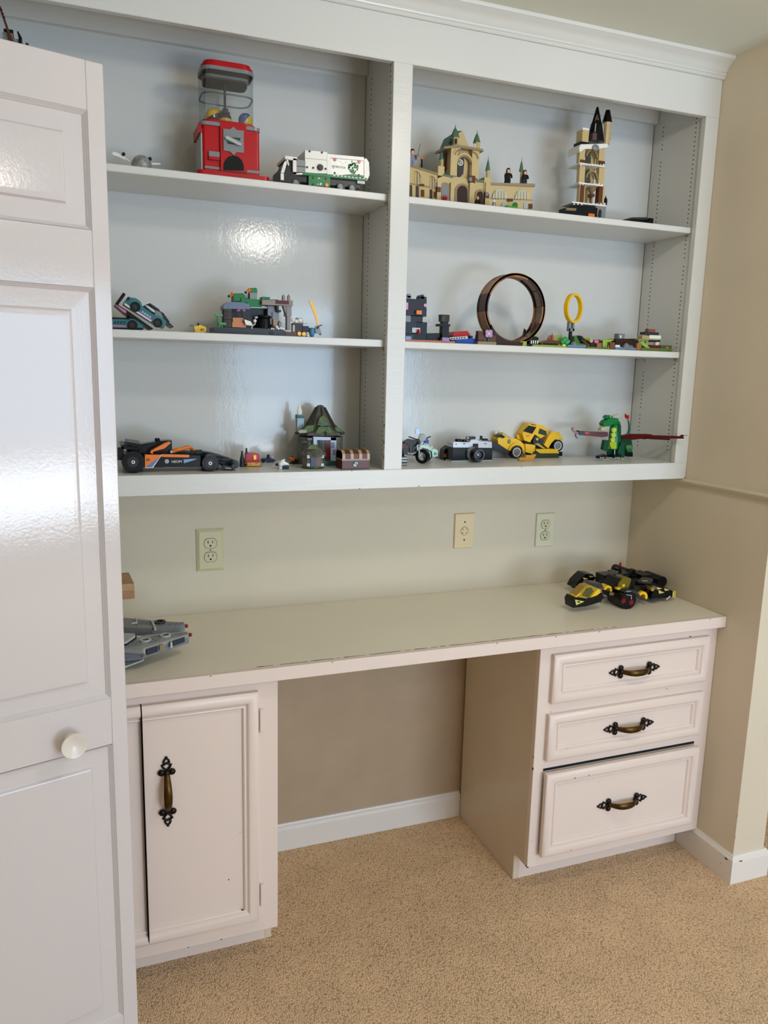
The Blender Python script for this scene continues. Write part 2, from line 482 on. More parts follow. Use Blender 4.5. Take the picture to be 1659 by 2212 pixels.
# adjustable shelves, each lies on clips
def shelf(x0, x1, z0, z1, label):
    o = mesh_obj('shelf_board', S_box(x0 + .001, x1 - .001, YSH, YI - .001, z0, z1), M_WHITE, None, base=((x0 + x1) / 2, .13, z0), bevel=.0015)
    tag(o, label, 'shelf', 'adjustable shelves of the bookcase')
    for x, s_ in ((x0, 1), (x1, -1)):
        for y in (0.052, 0.196):
            clip = S_join(S_box(x + s_ * .0002, x + s_ * .011, y - .0045, y + .0045, z0 - .0016, z0 - .0002), S_box(x + s_ * .0002, x + s_ * .0016, y - .0045, y + .0045, z0 - .012, z0 - .0016),
                          S_prism([(x + s_ * .0016, z0 - .009), (x + s_ * .0085, z0 - .0016), (x + s_ * .0016, z0 - .0016)], 'y', y - .001, y + .001))
            c = mesh_obj('shelf_clip', clip, M_STEEL, bc, base=BB)
shelf(XOL - .012, XI1, 1.9117, 1.9286, 'white upper shelf of the left bay holding the gumball machine')
shelf(XOL - .012, XI1, 1.5478, 1.5665, 'white middle shelf of the left bay with the tilted race car')
shelf(XI1R, XI2, 1.9120, 1.9288, 'white upper shelf of the right bay holding the sandstone castle')
shelf(XI1R, XI2, 1.5468, 1.5650, 'white middle shelf of the right bay with the brown loop')

# ------------------------------------------------------------ desktop
desk = mesh_obj('desktop', S_box(XL, XR - .001, YD + .019, YW - .0005, ZD2, ZD), M_DESK, None, base=(-.1, 0, ZD2), bevel=.001)
tag(desk, 'long cream desktop spanning both base cabinets under the bookcase', 'desktop')
mesh_obj('front_edge', S_box(XL, XR - .001, YD, YD + .019, ZD2, ZD + .0003), M_CAB, desk, base=(-.1, 0, ZD2), bevel=.0015)
ch = []
x = -0.5
while x < 0.52:
    ch.append(((x, YD + .019 + random.uniform(-.0008, .0008), ZD + .0003), (1, 0, 0), (0, 1, 0), random.uniform(.006, .02), random.uniform(.0004, .0013)))
    x += random.uniform(.012, .035)
for x in (-.62, -.33, .12, .3, .44, .83): ch.append(((x, YD - .0001, ZD - .0012), (1, 0, 0), (0, 0, 1), .003, .001))
chips('worn_edge', ch, desk, base=(-.1, 0, ZD2))

# ------------------------------------------------------------ handles
def handle_shapes():
    """pull in local space: along x, proud towards -y; returns (plate, grip)"""
    pl = []
    for s in (-1, 1):
        pl.append(S_ball((s * .050, -.005, .0120), .0082, 12, sy=.6)); pl.append(S_ball((s * .050, -.005, -.0120), .0082, 12, sy=.6))
        pl.append(S_ball((s * .047, -.005, 0), .0085, 12, sy=.75))
        ring1 = [(s * .0545, 0), (s * .060, .0062), (s * .0675, .0105), (s * .0690, .0062), (s * .0715, 0), (s * .0690, -.0062), (s * .0675, -.0105), (s * .060, -.0062)]
        pl.append(S_tube([(a, -.003, b) for a, b in ring1], .0027, 6, closed=True))
        ring2 = [(s * .0710, .0015), (s * .0745, .0068), (s * .079, .0050), (s * .0845, 0), (s * .079, -.0050), (s * .0745, -.0068), (s * .0710, -.0015)]
        pl.append(S_tube([(a, -.003, b) for a, b in ring2], .0024, 6, closed=True))
        pl.append(S_ball((s * .0855, -.003, 0), .0033, 8))
    N = 15
    path, rad = [], []
    for i in range(N):
        t = -1 + 2 * i / (N - 1)
        path.append((t * .0485, -.004 - .024 * (1 - abs(t) ** 2.6), 0))
        rad.append(.0058 + .0042 * (1 - t * t))
    g = S_tube(path, rad, 10, flat=(.55, 1.0))
    return S_join(*pl[:len(pl) // 2]), S_join(*pl[len(pl) // 2:]), g
H_FIN1, H_FIN2, H_GRIP = handle_shapes()
def handle(parent, pbase, loc, vertical=False):
    M = Matrix.Translation(Vector(loc) - Vector(pbase))
    if vertical: M = M @ Matrix.Rotation(math.radians(90), 4, 'Y')
    for fin in (H_FIN1, H_FIN2):
        f_ = mesh_obj('handle_finial', S_turn(fin, M), M_BRONZE, parent, smooth=True)
        f_['label'] = 'pierced dark bronze end of the pull'
    h = mesh_obj('handle', S_turn(H_GRIP, M), M_BRASS, parent, smooth=True)
    h['label'] = 'bowed aged brass grip'

# ------------------------------------------------------------ base cabinets
PROF = [(0.0, 0.0), (0.0, -.0135), (.003, -.0165), (.007, -.0185), (.012, -.0198), (.018, -.0200), (.023, -.0190), (.0262, -.0158), (.0282, -.0118), (.0300, -.0105), (.0318, -.0132), (.0345, -.0140), (.0370, -.0125), (.0385, -.0090), (.0395, -.0070)]
def front(name, x0, x1, z0, z1, yoff, parent, pbase, sides=(1, 1, 1, 1), m=M_CAB):
    ymin = YB - yoff
    pr_ = [(i, ymin + y) for i, y in PROF]
    pan = mesh_obj(name, S_box(x0 + (.0395 * sides[0]), x1 - .0395 * sides[1], ymin - .0070, ymin, z0 + .0395, z1 - .0395), m, parent, base=pbase)
    v, f = S_frame(x0, x1, z0, z1, pr_, sides, cap=False)
    mesh_obj('moulding', (v, f), m, pan, smooth=True, base=pbase)
    return pan
# left cabinet with a pair of doors
lb = ((XL + XB1) / 2, 0, 0)
lc = empty('base_cabinet', lb, 'white base cabinet with moulded doors beside the folding door', 'cabinet')
def lpart(name, shape, m=M_CAB, bevel=.0012): return mesh_obj(name, shape, m, lc, base=lb, bevel=bevel)
lpart('face_frame', S_join(S_box(XL, XB1, YB, YB + .019, ZK, ZD2 - .0004)))
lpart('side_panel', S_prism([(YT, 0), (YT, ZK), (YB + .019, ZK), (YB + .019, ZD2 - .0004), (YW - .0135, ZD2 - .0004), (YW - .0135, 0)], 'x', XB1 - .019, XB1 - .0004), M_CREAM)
lpart('toe_kick', S_box(XL, XB1 - .019, YT, YT + .016, 0, ZK))
dr = front('door', -0.7710, -0.5065, 0.1265, 0.7325, 0, lc, lb, sides=(0, 1, 1, 1))
handle(dr, lb, (-0.7205, YB - .0070, 0.513), True)
dl = front('door', XL + .05, -0.7740, 0.1265, 0.7325, 0, lc, lb, sides=(1, 0, 1, 1))
handle(dl, lb, (-0.8245, YB - .0070, 0.513), True)
for z in (0.655, 0.190):
    hg = S_join(S_cyl((-0.4995, YB - .006, z), .0035, -.030, .030, 'z', 10), S_box(-.4985, -.4905, YB - .0035, YB + .0005, z - .028, z + .028))
    ho = mesh_obj('hinge', hg, M_CAB, lc, base=lb, smooth=True)
lpart('door_gap', S_box(-0.7738, -0.7712, YB - .0008, YB - .0001, .1265, .7325), M_DARK, 0)
chips('paint_chips', [((-.5805, YB - .0071, .252), (1, 0, 0), (0, 0, 1), .0018, .002), ((-.548, YB - .0135, .1655), (1, 0, 0), (0, 0, 1), .004, .0025), ((-.552, YB - .0071, .372), (1, 0, 0), (0, 0, 1), .0016, .0006),
      ((-.6, YB - .0005, .0865), (1, 0, 0), (0, 0, 1), .003, .0012), ((-.68, YB - .0005, .0865), (1, 0, 0), (0, 0, 1), .002, .0012)], lc, base=lb)
# right cabinet with three drawers
rb = ((XB2 + XR) / 2, 0, 0)
rc = empty('drawer_cabinet', rb, 'white base cabinet with three moulded drawers against the right wall', 'cabinet')
def rpart(name, shape, m=M_CAB, bevel=.0012): return mesh_obj(name, shape, m, rc, base=rb, bevel=bevel)
GZ = (0.3835, 0.3885)
rpart('face_frame', S_join(S_box(XB2, XR - .0006, YB, YB + .019, ZK, ZD2 - .0004)))
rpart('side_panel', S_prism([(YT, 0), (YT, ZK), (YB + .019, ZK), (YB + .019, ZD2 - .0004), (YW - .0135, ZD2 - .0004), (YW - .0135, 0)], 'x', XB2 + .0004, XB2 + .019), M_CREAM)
rpart('toe_kick', S_box(XB2 + .019, XR - .0145, YT, YT + .016, 0, ZK))
for (x0, x1, z0, z1, yo) in ((.3115, .8540, .5890, .7315, 0), (.3070, .8520, .4175, .5570, 0), (.3050, .8470, .1260, .3830, .010)):
    d = front('drawer', x0, x1, z0, z1, yo, rc, rb)
    if yo: mesh_obj('drawer_box', S_box(x0 + .02, x1 - .02, YB - yo + .0, YB + .3, z0 + .01, z1 - .012), M_DARK, d, base=rb)
    zc = (z0 + z1) / 2 - (.004 if not yo else .005)
    handle(d, rb, ((x0 + x1) / 2 + (.006 if not yo else .0), YB - yo - .0070, zc))
rpart('drawer_gap', S_box(.307, .845, YB - .0008, YB - .0001, .3832, .3905), M_DARK, 0)
chips('paint_chips', [((XB2 + .0004, YB + .003, .395), (0, 1, 0), (0, 0, 1), .003, .006), ((XB2 + .0004, YB + .003, .43), (0, 1, 0), (0, 0, 1), .003, .005), ((XB2 + .002, YB - .0001, .088), (1, 0, 0), (0, 0, 1), .004, .002),
      ((XB2 + .0003, YB + .004, .09), (0, 1, 0), (0, 0, 1), .004, .003), ((.395, YB - .030, .362), (1, 0, 0), (0, 0, 1), .0018, .0018), ((.442, YB - .030, .362), (1, 0, 0), (0, 0, 1), .003, .0012),
      ((.487, YB - .0172, .326), (1, 0, 0), (0, 0, 1), .0013, .0013), ((.345, YB - .0172, .21), (1, 0, 0), (0, 0, 1), .001, .004), ((.40, YB - .030, .136), (1, 0, 0), (0, 0, 1), .001, .002),
      ((.79, YB - .0003, .733), (1, 0, 0), (0, 0, 1), .004, .0015), ((.72, YB - .0003, .577), (1, 0, 0), (0, 0, 1), .003, .001), ((.372, YB - .0137, .4495), (1, 0, 0), (0, 0, 1), .0015, .001),
      ((.285, YB - .0003, .17), (1, 0, 0), (0, 0, 1), .001, .001), ((.32, YB - .0003, .56), (1, 0, 0), (0, 0, 1), .0015, .0015)], rc, base=rb)

# ------------------------------------------------------------ outlets
def plate(cx, cz, wd, ht, m, name, label, kind, bev):
    e = empty(name, (cx, YW, cz - ht / 2), label, 'outlet' if kind == 'duplex' else 'wall jack')
    b = (cx, YW, cz - ht / 2)
    a, c = cx - wd / 2, cz - ht / 2
    prof = [(0, YW - .0002), (0, YW - .002), (bev, YW - .0065), (bev + .001, YW - .0068)]
    mesh_obj('cover_plate', S_frame(a, a + wd, c, c + ht, prof), m, e, base=b)
    y = YW - .0068
    if kind == 'duplex':
        for s_ in (-1, 1):
            z = cz + s_ * .0195
            poly = []
            for k in range(24):
                t = 2 * math.pi * k / 24
                px_, pz_ = .0172 * math.cos(t), .0172 * math.sin(t)
                poly.append((cx + px_, z + max(-.0138, min(.0138, pz_))))
            rim = []
            for k in range(24):
                t = 2 * math.pi * k / 24
                rim.append((cx + .0183 * math.cos(t), z + max(-.0149, min(.0149, .0183 * math.sin(t)))))
            mesh_obj('socket_gap', S_prism(rim, 'y', y - .0002, y + .002), M_DARK, e, base=b)
            so = mesh_obj('socket', S_prism(poly, 'y', y - .0012, y + .002), M_IVORY, e, base=b)
            mesh_obj('slots', S_join(S_box(cx - .0075, cx - .0053, y - .0014, y, z + .000, z + .008), S_box(cx + .0053, cx + .0075, y - .0014, y, z + .001, z + .0075),
                     S_rev([(.0027, -.0014), (.0027, 0)], (cx, y, z - .0065), 'y', 10)), M_DARK, so, base=b)
        mesh_obj('screw', S_cyl((cx, y, cz), .0028, -.0012, .001, 'y', 10), mat('screw_metal', (120, 112, 95), .4, metal=.7), e, base=b)
    else:
        mesh_obj('jack_gap', S_ring((cx, y, cz), .0125, .0136, -.0004, .001), M_DARK, e, base=b)
        mesh_obj('jack', S_cyl((cx, y, cz), .0125, -.0008, .001, 'y', 20), m, e, base=b)
        mesh_obj('pin_holes', S_join(*[S_cyl((cx + sx * .0062, y, cz + sz * .0058), .0017, -.0011, .001, 'y', 8) for sx in (-1, 1) for sz in (-1, 1)]), M_DARK, e, base=b)
        for s_ in (-1, 1):
            mesh_obj('screw', S_cyl((cx, y, cz + s_ * .029), .0026, -.0012, .001, 'y', 10), M_BRONZE, e, base=b)
plate(-.5475, .977, .078, .122, M_IVORY, 'duplex_outlet', 'wide ivory duplex outlet with broad sloping rim on the left of the wall', 'duplex', .008)
plate(.2500, .992, .070, .113, M_ALMOND, 'round_phone_jack', 'peach-coloured plate with a round four-pin jack in the middle of the wall', 'jack', .002)
plate(.5490, .980, .070, .113, mat('pale_ivory_plastic', (214, 209, 180), .35), 'duplex_outlet', 'narrow pale ivory duplex outlet right of the round jack', 'duplex', .002)

# ------------------------------------------------------------ ceiling lamps (out of frame)
def ceiling_lamp(x, y, strength, label, k=1.0):
    e = empty('ceiling_lamp', (x, y, ZCEIL), label, 'ceiling lamp')
    b = (x, y, ZCEIL)
    mesh_obj('lamp_base', S_cyl((x, y, ZCEIL), .17 * k, -.025, -.0005, 'z', 28), M_BASE, e, base=b, smooth=True)
    g = bpy.data.materials.new('lit_lamp_glass'); g.use_nodes = True
    bs = g.node_tree.nodes['Principled BSDF']
    bs.inputs['Base Color'].default_value = (.9, .88, .82, 1)
    bs.inputs['Emission Color'].default_value = (*LAMP_COL, 1)
    bs.inputs['Emission Strength'].default_value = strength
    dome = [(0.0001, -.125), (.06, -.118), (.11, -.10), (.145, -.07), (.16, -.04), (.16, -.025)]
    mesh_obj('glass_dome', S_rev([(r_ * k, h_) for r_, h_ in dome], b, 'z', 28), g, e, base=b, smooth=True)
ceiling_lamp(.29, -3.05, LAMP_FAR, 'round glass ceiling lamp near the window')
ceiling_lamp(.20, -1.15, LAMP_NEAR, 'round glass ceiling lamp over the middle of the room', .6)

# ============================================================ toys: helpers
CR = [0.0, 0.0, 1.0]          # crop origin and scale in which the following numbers were measured
Z0 = 0.0                      # height of the surface the toy stands on
def crop(ox, oy, s): CR[:] = [ox, oy, s]
def fx(x): return CR[0] + x / CR[2]
def fy(y): return CR[1] + y / CR[2]
def A(x, y, Y):
    p = at(fx(x), fy(y), Y)
    return (p[0], p[2])
def kv(x, y, Y):
    return (at(fx(x), fy(y) - 1, Y)[2] - at(fx(x), fy(y) + 1, Y)[2]) / 2 / CR[2]
def B(x0, y0, x1, y1, Yf, Yb):
    ym = (y0 + (y0 if y1 == 'F' else y1)) / 2; xm = (x0 + x1) / 2
    a, b = A(x0, ym, Yf)[0], A(x1, ym, Yf)[0]
    z1 = A(xm, y0, Yf)[1]
    z0 = Z0 if y1 == 'F' else max(Z0, A(xm, y1, Yf)[1])
    return S_box(a, b, Yf, Yb, z0, z1)
def G(pts, Yf, Yb):
    q = []
    for x, y in pts:
        X, Z = A(x, 0 if y == 'F' else y, Yf)
        if y == 'F':
            X = A(x, pts[0][1] if pts[0][1] != 'F' else pts[1][1], Yf)[0]; Z = Z0
        q.append((X, max(Z, Z0)))
    return S_prism(q, 'y', Yf, Yb)
def C(x, y, r, Yf, Yb, seg=20, ch=0.0):
    X, Z = A(x, y, Yf); R = r * kv(x, y, Yf)
    return S_cyl((X, 0, Z), R, Yf, Yb, 'y', seg, ch)
def RG(x, y, r0, r1, Yf, Yb, seg=24, a0=0.0, a1=2 * math.pi):
    X, Z = A(x, y, Yf); k = kv(x, y, Yf)
    return S_ring((X, 0, Z), r0 * k, r1 * k, Yf, Yb, 'y', seg, a0, a1)
def L(x, prof, Y, seg=12, sx=1, sy=1):
    nums = [p[0] for p in prof if p[0] != 'F']
    ym = sum(nums) / len(nums)
    X = A(x, ym, Y)[0]
    pr_ = []
    for y, r in prof:
        z = Z0 if y == 'F' else A(x, y, Y)[1]
        pr_.append((max(r * kv(x, ym, Y), 1e-5), max(z, Z0)))
    return S_rev(pr_, (X, Y, 0), 'z', seg, sx=sx, sy=sy)
def O(x, y, r, Y, s=(1, 1, 1), seg=14):
    X, Z = A(x, y, Y)
    return S_ball((X, Y, Z), r * kv(x, y, Y), seg, *s)
def T(pts, r, seg=7):
    P = []
    for x, y, Y in pts:
        X, Z = A(x, y, Y); P.append((X, Y, Z))
    return S_tube(P, r, seg)
def ST(x0, x1, y, n, Y, rows=1, dy=.008, h=.0017, r=.0024):
    out = []
    for i in range(n):
        x = x0 + (x1 - x0) * (i + .5) / n
        X, Z = A(x, y, Y)
        for k in range(rows):
            out.append(S_rev([(r, Z - .0003), (r, Z + h)], (X, Y + .004 + k * dy, 0), 'z', 8))
    return S_join(*out)
def HZ(pts, Z, dz):
    """horizontal slab: photograph points on the level Z, thickness dz downwards"""
    q = []
    for x, y in pts:
        p = atz(fx(x), fy(y), Z); q.append((p[0], p[1]))
    return S_prism(q, 'z', Z - dz, Z)
def text_shape(s, size, x, y, z, depth=.0006, italic=0.0, align='CENTER'):
    cu = bpy.data.curves.new('lettering', 'FONT')
    cu.body = s; cu.size = size; cu.align_x = align; cu.align_y = 'CENTER'; cu.shear = italic; cu.extrude = depth / 2
    ob = bpy.data.objects.new('lettering', cu); COL.objects.link(ob)
    dg = bpy.context.evaluated_depsgraph_get()
    me = ob.evaluated_get(dg).to_mesh()
    v = [(p.co.x + x, y - p.co.z, p.co.y + z) for p in me.vertices]
    f = [tuple(p.vertices) for p in me.polygons]
    ob.evaluated_get(dg).to_mesh_clear()
    bpy.data.objects.remove(ob); bpy.data.curves.remove(cu)
    return v, f
_pl = {}
def pl(r, g, b, rough=0.3):
    k = (r, g, b, rough)
    if k not in _pl:
        _pl[k] = mat('plastic_%02x%02x%02x' % (r, g, b), (r, g, b), rough, spec=0.5 if r + g + b > 260 else 0.28)
    return _pl[k]
def clear(name, rgb, k=0.12, rough=0.05):
    if name in MATS: return MATS[name]
    m = bpy.data.materials.new(name); m.use_nodes = True
    nt = m.node_tree; nt.nodes.remove(nt.nodes['Principled BSDF'])
    t = nt.nodes.new('ShaderNodeBsdfTransparent'); t.inputs[0].default_value = (lin(rgb[0]), lin(rgb[1]), lin(rgb[2]), 1)
    g = nt.nodes.new('ShaderNodeBsdfGlossy'); g.inputs['Roughness'].default_value = rough
    x = nt.nodes.new('ShaderNodeMixShader'); x.inputs[0].default_value = k
    nt.links.new(t.outputs[0], x.inputs[1]); nt.links.new(g.outputs[0], x.inputs[2])
    nt.links.new(x.outputs[0], nt.nodes['Material Output'].inputs[0])
    MATS[name] = m
    return m
BLACK = pl(12, 12, 14); DGREY = pl(50, 52, 56); GREY = pl(124, 127, 130); LGREY = pl(176, 180, 182); WHT = pl(232, 230, 222)
RED = pl(178, 14, 22); DRED = pl(84, 10, 18); BROWN = pl(98, 56, 36); DBROWN = pl(52, 32, 26); TAN = pl(194, 172, 122); DTAN = pl(142, 124, 88)
GREEN = pl(20, 118, 58); DGREEN = pl(14, 74, 48); LIME = pl(150, 180, 62); SGREEN = pl(80, 114, 92); BLUE = pl(30, 70, 160); NAVY = pl(28, 40, 78)
TEAL = pl(40, 110, 114); YEL = pl(238, 190, 28); ORG = pl(236, 122, 30); PINK = pl(210, 110, 160); MINT = pl(178, 216, 200); SKIN = pl(226, 172, 130)
GOLD = mat('pearl_gold', (206, 150, 52), .35, metal=.35); CHROME = mat('silver_plastic', (176, 180, 184), .28, metal=.4)
GLASS = clear('clear_plastic', (236, 240, 240)); SMOKE = clear('smoky_clear_plastic', (120, 122, 128), .15); YCLEAR = clear('yellow_clear_plastic', (230, 200, 60), .12)
BLUECL = clear('blue_clear_plastic', (40, 70, 170), .12); GRCLEAR = clear('green_clear_plastic', (90, 200, 60), .12)

class Toy:
    def __init__(s, name, label, cat, group=None):
        s.n, s.l, s.c, s.g, s.parts = name, label, cat, group, []
    def p(s, name, m, *shapes, smooth=False, under=None, label=None, stuff=False):
        # shapes that touch form one piece; pieces that stand apart become parts of their own
        bb = []
        for v, f in shapes:
            bb.append([min(p[i] for p in v) - 2e-4 for i in range(3)] + [max(p[i] for p in v) + 2e-4 for i in range(3)])
        grp = list(range(len(shapes)))
        if not stuff:
            for i in range(len(shapes)):
                for j in range(i):
                    if all(bb[i][a] <= bb[j][a + 3] and bb[j][a] <= bb[i][a + 3] for a in range(3)):
                        gi, gj = grp[i], grp[j]
                        grp = [gj if q == gi else q for q in grp]
        else:
            grp = [0] * len(shapes)
        first = None
        for g_ in sorted(set(grp)):
            s.parts.append([name, m, S_join(*[sh for sh, q in zip(shapes, grp) if q == g_]), smooth, under, label, stuff])
            if first is None: first = len(s.parts) - 1
        return first
    def done(s, drop=None, turn=None):
        V = [v for q in s.parts for v in q[2][0]]
        lo = [min(v[i] for v in V) for i in range(3)]; hi = [max(v[i] for v in V) for i in range(3)]
        base = ((lo[0] + hi[0]) / 2, (lo[1] + hi[1]) / 2, lo[2])
        e = empty(s.n, base, s.l, s.c, s.g)
        if drop is not None: e.location.z = drop
        made = []
        for name, m, sh, smooth, under, label, stuff in s.parts:
            o = mesh_obj(name, sh, m, e if under is None else made[under], base=base, smooth=smooth)
            if label: o['label'] = label
            if stuff: o['kind'] = 'stuff'
            made.append(o)
        return e

def figure(name, label, x, yt, yb, Y, hair, torso, legs, face=SKIN, group=None, cloak=None):
    """small generic brick figure between rows yt and yb"""
    t = Toy(name, label, 'toy figure', group)
    h = yb - yt
    w = h * .30
    lg = h * .30
    t.p('leg', legs, B(x - w * .48, yb - lg, x - w * .04, yb, Y, Y + .009)); t.p('leg', legs, B(x + w * .04, yb - lg, x + w * .48, yb, Y, Y + .009))
    t.p('torso', torso, G([(x - w * .34, yt + h * .34), (x + w * .34, yt + h * .34), (x + w * .48, yb - lg), (x - w * .48, yb - lg)], Y, Y + .009))
    for s_ in (-1, 1):
        t.p('arm', torso, T([(x + s_ * w * .45, yt + h * .38, Y + .004), (x + s_ * w * .68, yt + h * .52, Y + .003), (x + s_ * w * .70, yt + h * .62, Y - .003)], .0028))
    t.p('head', face, L(x, [(yt + h * .35, h * .09), (yt + h * .33, h * .115), (yt + h * .12, h * .115), (yt + h * .1, h * .09)], Y + .005), smooth=True)
    t.p('hair', hair, L(x, [(yt + h * .22, h * .125), (yt + h * .08, h * .145), (yt, h * .08), (yt - h * .01, .01)], Y + .0065), B(x - h * .13, yt + h * .1, x + h * .13, yt + h * (.5 if cloak else .26), Y + .0075, Y + .011), smooth=True)
    return t
def wheel(t, x, y, r, Yf, Yb, tyre=BLACK, hub=GREY, rh=.55, ring=None, name='wheel'):
    w_ = t.p(name, tyre, RG(x, y, r * rh, r, Yf, Yb, 28), smooth=True)
    t.p('hub', hub, C(x, y, r * rh, Yf + .002, Yb - .002), RG(x, y, r * rh * .35, r * rh * .55, Yf + .0008, Yf + .004), smooth=True, under=w_)
    if ring: t.p('white_wall', ring, RG(x, y, r * rh, r * rh * 1.18, Yf - .0006, Yf + .004), smooth=True, under=w_)
    return w_

# ============================================================ upper shelf, left bay
Z0 = 1.9288
# --- gumball machine
crop(400, 90, 6.914)
Yf, Yb = .060, .165
g = Toy('gumball_machine', 'red brick-built gumball machine with clear globe and grey coin plate', 'gumball machine')
def gx(x, y=1500): return A(x, y, Yf)[0]
def gz(y, x=680): return A(x, y, Yf)[1]
def rrect(x0, x1, y0, y1, r, n=5):
    out = []
    for (cx, cy_, a) in ((x1 - r, y0 + r, -90), (x1 - r, y1 - r, 0), (x0 + r, y1 - r, 90), (x0 + r, y0 + r, 180)):
        for k in range(n + 1):
            t = math.radians(a + 90 * k / n); out.append((cx + r * math.cos(t), cy_ + r * math.sin(t)))
    return out
bx0, bx1 = gx(262), gx(1112)
zr = gz(1245)
g.p('base_plate', RED, S_prism(rrect(gx(160) , gx(1235), Yf - .022, Yb + .01, .012), 'z', Z0, Z0 + .012))
g.p('body', RED, S_prism(rrect(bx0, bx1, Yf, Yb, .006), 'z', Z0 + .012, zr - .006), S_box(gx(520), gx(905), Yf - .007, Yf + .002, Z0 + .012, gz(1240)))
g.p('side_panel', LGREY, S_box(bx0 - .003, bx0 + .002, Yf + .006, Yb - .006, Z0 + .014, zr - .014))
g.p('eave', RED, S_box(bx0 - .008, bx0 - .001, Yf + .004, Yb - .004, zr - .024, zr - .002))
g.p('rim_band', GREY, S_prism(rrect(bx0 - .006, bx1 + .002, Yf - .005, Yb + .003, .014), 'z', zr - .007, zr + .001))
g.p('rim_band', GREY, S_box(gx(285), gx(520), Yf - .0015, Yf + .002, gz(1900, 400), gz(1865, 400)))
g.p('rim_band', GREY, S_box(gx(920), gx(1112), Yf - .0015, Yf + .002, gz(1962, 1000), gz(1925, 1000)))
g.p('collar', RED, S_prism(rrect(bx0 - .001, bx1 - .006, Yf + .002, Yb - .006, .02), 'z', zr, zr + .006))
zs = gz(1140)
gx0, gx1 = gx(262, 800) , gx(1052, 800)
zt_ = gz(395)
wall = rrect(gx0, gx1, Yf + .004, Yb - .008, .026)
def shell(poly, z0, z1):
    n = len(poly); v = [(p[0], p[1], z0) for p in poly] + [(p[0], p[1], z1) for p in poly]
    return v, [(i, (i + 1) % n, n + (i + 1) % n, n + i) for i in range(n)]
g.p('globe', GLASS, shell(wall, zr + .006, zt_), smooth=True)
def hoop(z, th, inset, m, name):
    o_ = rrect(gx0 + inset, gx1 - inset, Yf + .004 + inset, Yb - .008 - inset, .026); i_ = rrect(gx0 + inset + .003, gx1 - inset - .003, Yf + .007 + inset, Yb - .011 - inset, .023)
    n = len(o_)
    v = [(p[0], p[1], z) for p in o_] + [(p[0], p[1], z + th) for p in o_] + [(p[0], p[1], z + th) for p in i_] + [(p[0], p[1], z) for p in i_]
    f = []
    for a in range(4):
        for k in range(n):
            f.append((a * n + k, a * n + (k + 1) % n, ((a + 1) % 4) * n + (k + 1) % n, ((a + 1) % 4) * n + k))
    g.p(name, m, (v, f))
hoop(gz(790), .0030, .0005, clear('pale_clear_plastic', (186, 188, 192), .15), 'seam_ring'); hoop(zt_ - .006, .008, -.001, GREY, 'top_ring'); hoop(zr + .005, .004, -.001, RED, 'lower_ring')
g.p('lid', RED, S_prism(rrect(gx0 + .001, gx1 - .001, Yf + .003, Yb - .007, .027), 'z', zt_ + .002, zt_ + .008), S_prism(rrect(gx0 + .006, gx1 - .006, Yf + .008, Yb - .012, .024), 'z', zt_ + .008, zt_ + .016))
g.p('inner_tray', M_DARK, S_prism(rrect(gx0 + .010, gx1 - .010, Yf + .040, Yb - .014, .014), 'z', zt_ - .022, zt_ - .015)); g.p('tray_band', GREY, S_prism(rrect(gx0 + .009, gx1 - .009, Yf + .026, Yb - .013, .016), 'z', zt_ - .015, zt_ - .009)); g.p('lid_liner', M_DARK, S_prism(rrect(gx0 + .006, gx1 - .006, Yf + .010, Yb - .014, .02), 'z', zt_ - .009, zt_ - .001))
cxm, cym = (gx0 + gx1) / 2 - .002, (Yf + Yb) / 2
g.p('centre_rod', DGREY, S_cyl((cxm, cym, 0), .003, zr, zt_ - .01, 'z', 10), S_box(cxm - .011, cxm + .011, cym - .006, cym + .006, zr + .030, zr + .042), S_box(cxm - .006, cxm + .006, cym - .011, cym + .011, zr + .024, zr + .048))
g.p('coin_plate', GREY, G([(568, 1300), (672, 1308), (722, 1268), (772, 1320), (875, 1330), (877, 1660), (772, 1650), (722, 1695), (672, 1640), (575, 1622)], Yf - .0105, Yf - .006))
g.p('crank', LGREY, G([(595, 1420), (640, 1408), (840, 1520), (840, 1548), (800, 1545), (610, 1450)], Yf - .018, Yf - .0105))
g.p('crank_recess', DGREEN, G([(690, 1425), (825, 1440), (820, 1480)], Yf - .0112, Yf - .010), G([(620, 1480), (760, 1540), (640, 1525)], Yf - .0112, Yf - .010))
arch = [(575, 1915), (576, 1830), (600, 1765), (650, 1715), (720, 1700), (795, 1720), (850, 1775), (876, 1850), (878, 1925)]
g.p('chute', M_DARK, G(arch, Yf - .0085, Yf - .0065))
g.p('chute_lip', DRED, G([(560, 1925), (900, 1955), (940, 1990), (940, 2010), (545, 1975)], Yf - .020, Yf - .007))
g.p('coin_return', GREY, B(355, 1640, 515, 1715, Yf - .006, Yf + .002)); g.p('coin_return_box', RED, B(355, 1715, 515, 1760, Yf - .008, Yf + .002))
g.done()
zc_ = zr + .0065
def capsule(x, Y, r, up, mtop, mlow, label, tilt=0.0):
    X = A(x, 1050, Y)[0]
    t = Toy('toy_capsule', label, 'capsule', 'capsules in the gumball machine')
    zc = zc_ + r + up
    top = [(r * math.cos(math.radians(a)) + 1e-5, r * math.sin(math.radians(a))) for a in (0, 18, 36, 54, 72, 90)]
    M = Matrix.Translation((X, Y, zc)) @ Matrix.Rotation(tilt, 4, 'Y')
    t.p('cap', mtop, S_turn(S_rev(top, (0, 0, 0), 'z', 18), M), smooth=True)
    t.p('cup', mlow, S_turn(S_rev([(a, -b) for a, b in top], (0, 0, 0), 'z', 18), M), smooth=True)
    t.done()
capsule(410, .090, .0165, .0, YEL, SMOKE, 'yellow-topped capsule lowest at the left inside the globe', -.5)
capsule(455, .130, .0165, .014, YEL, SMOKE, 'yellow capsule stacked behind at the left inside the globe')
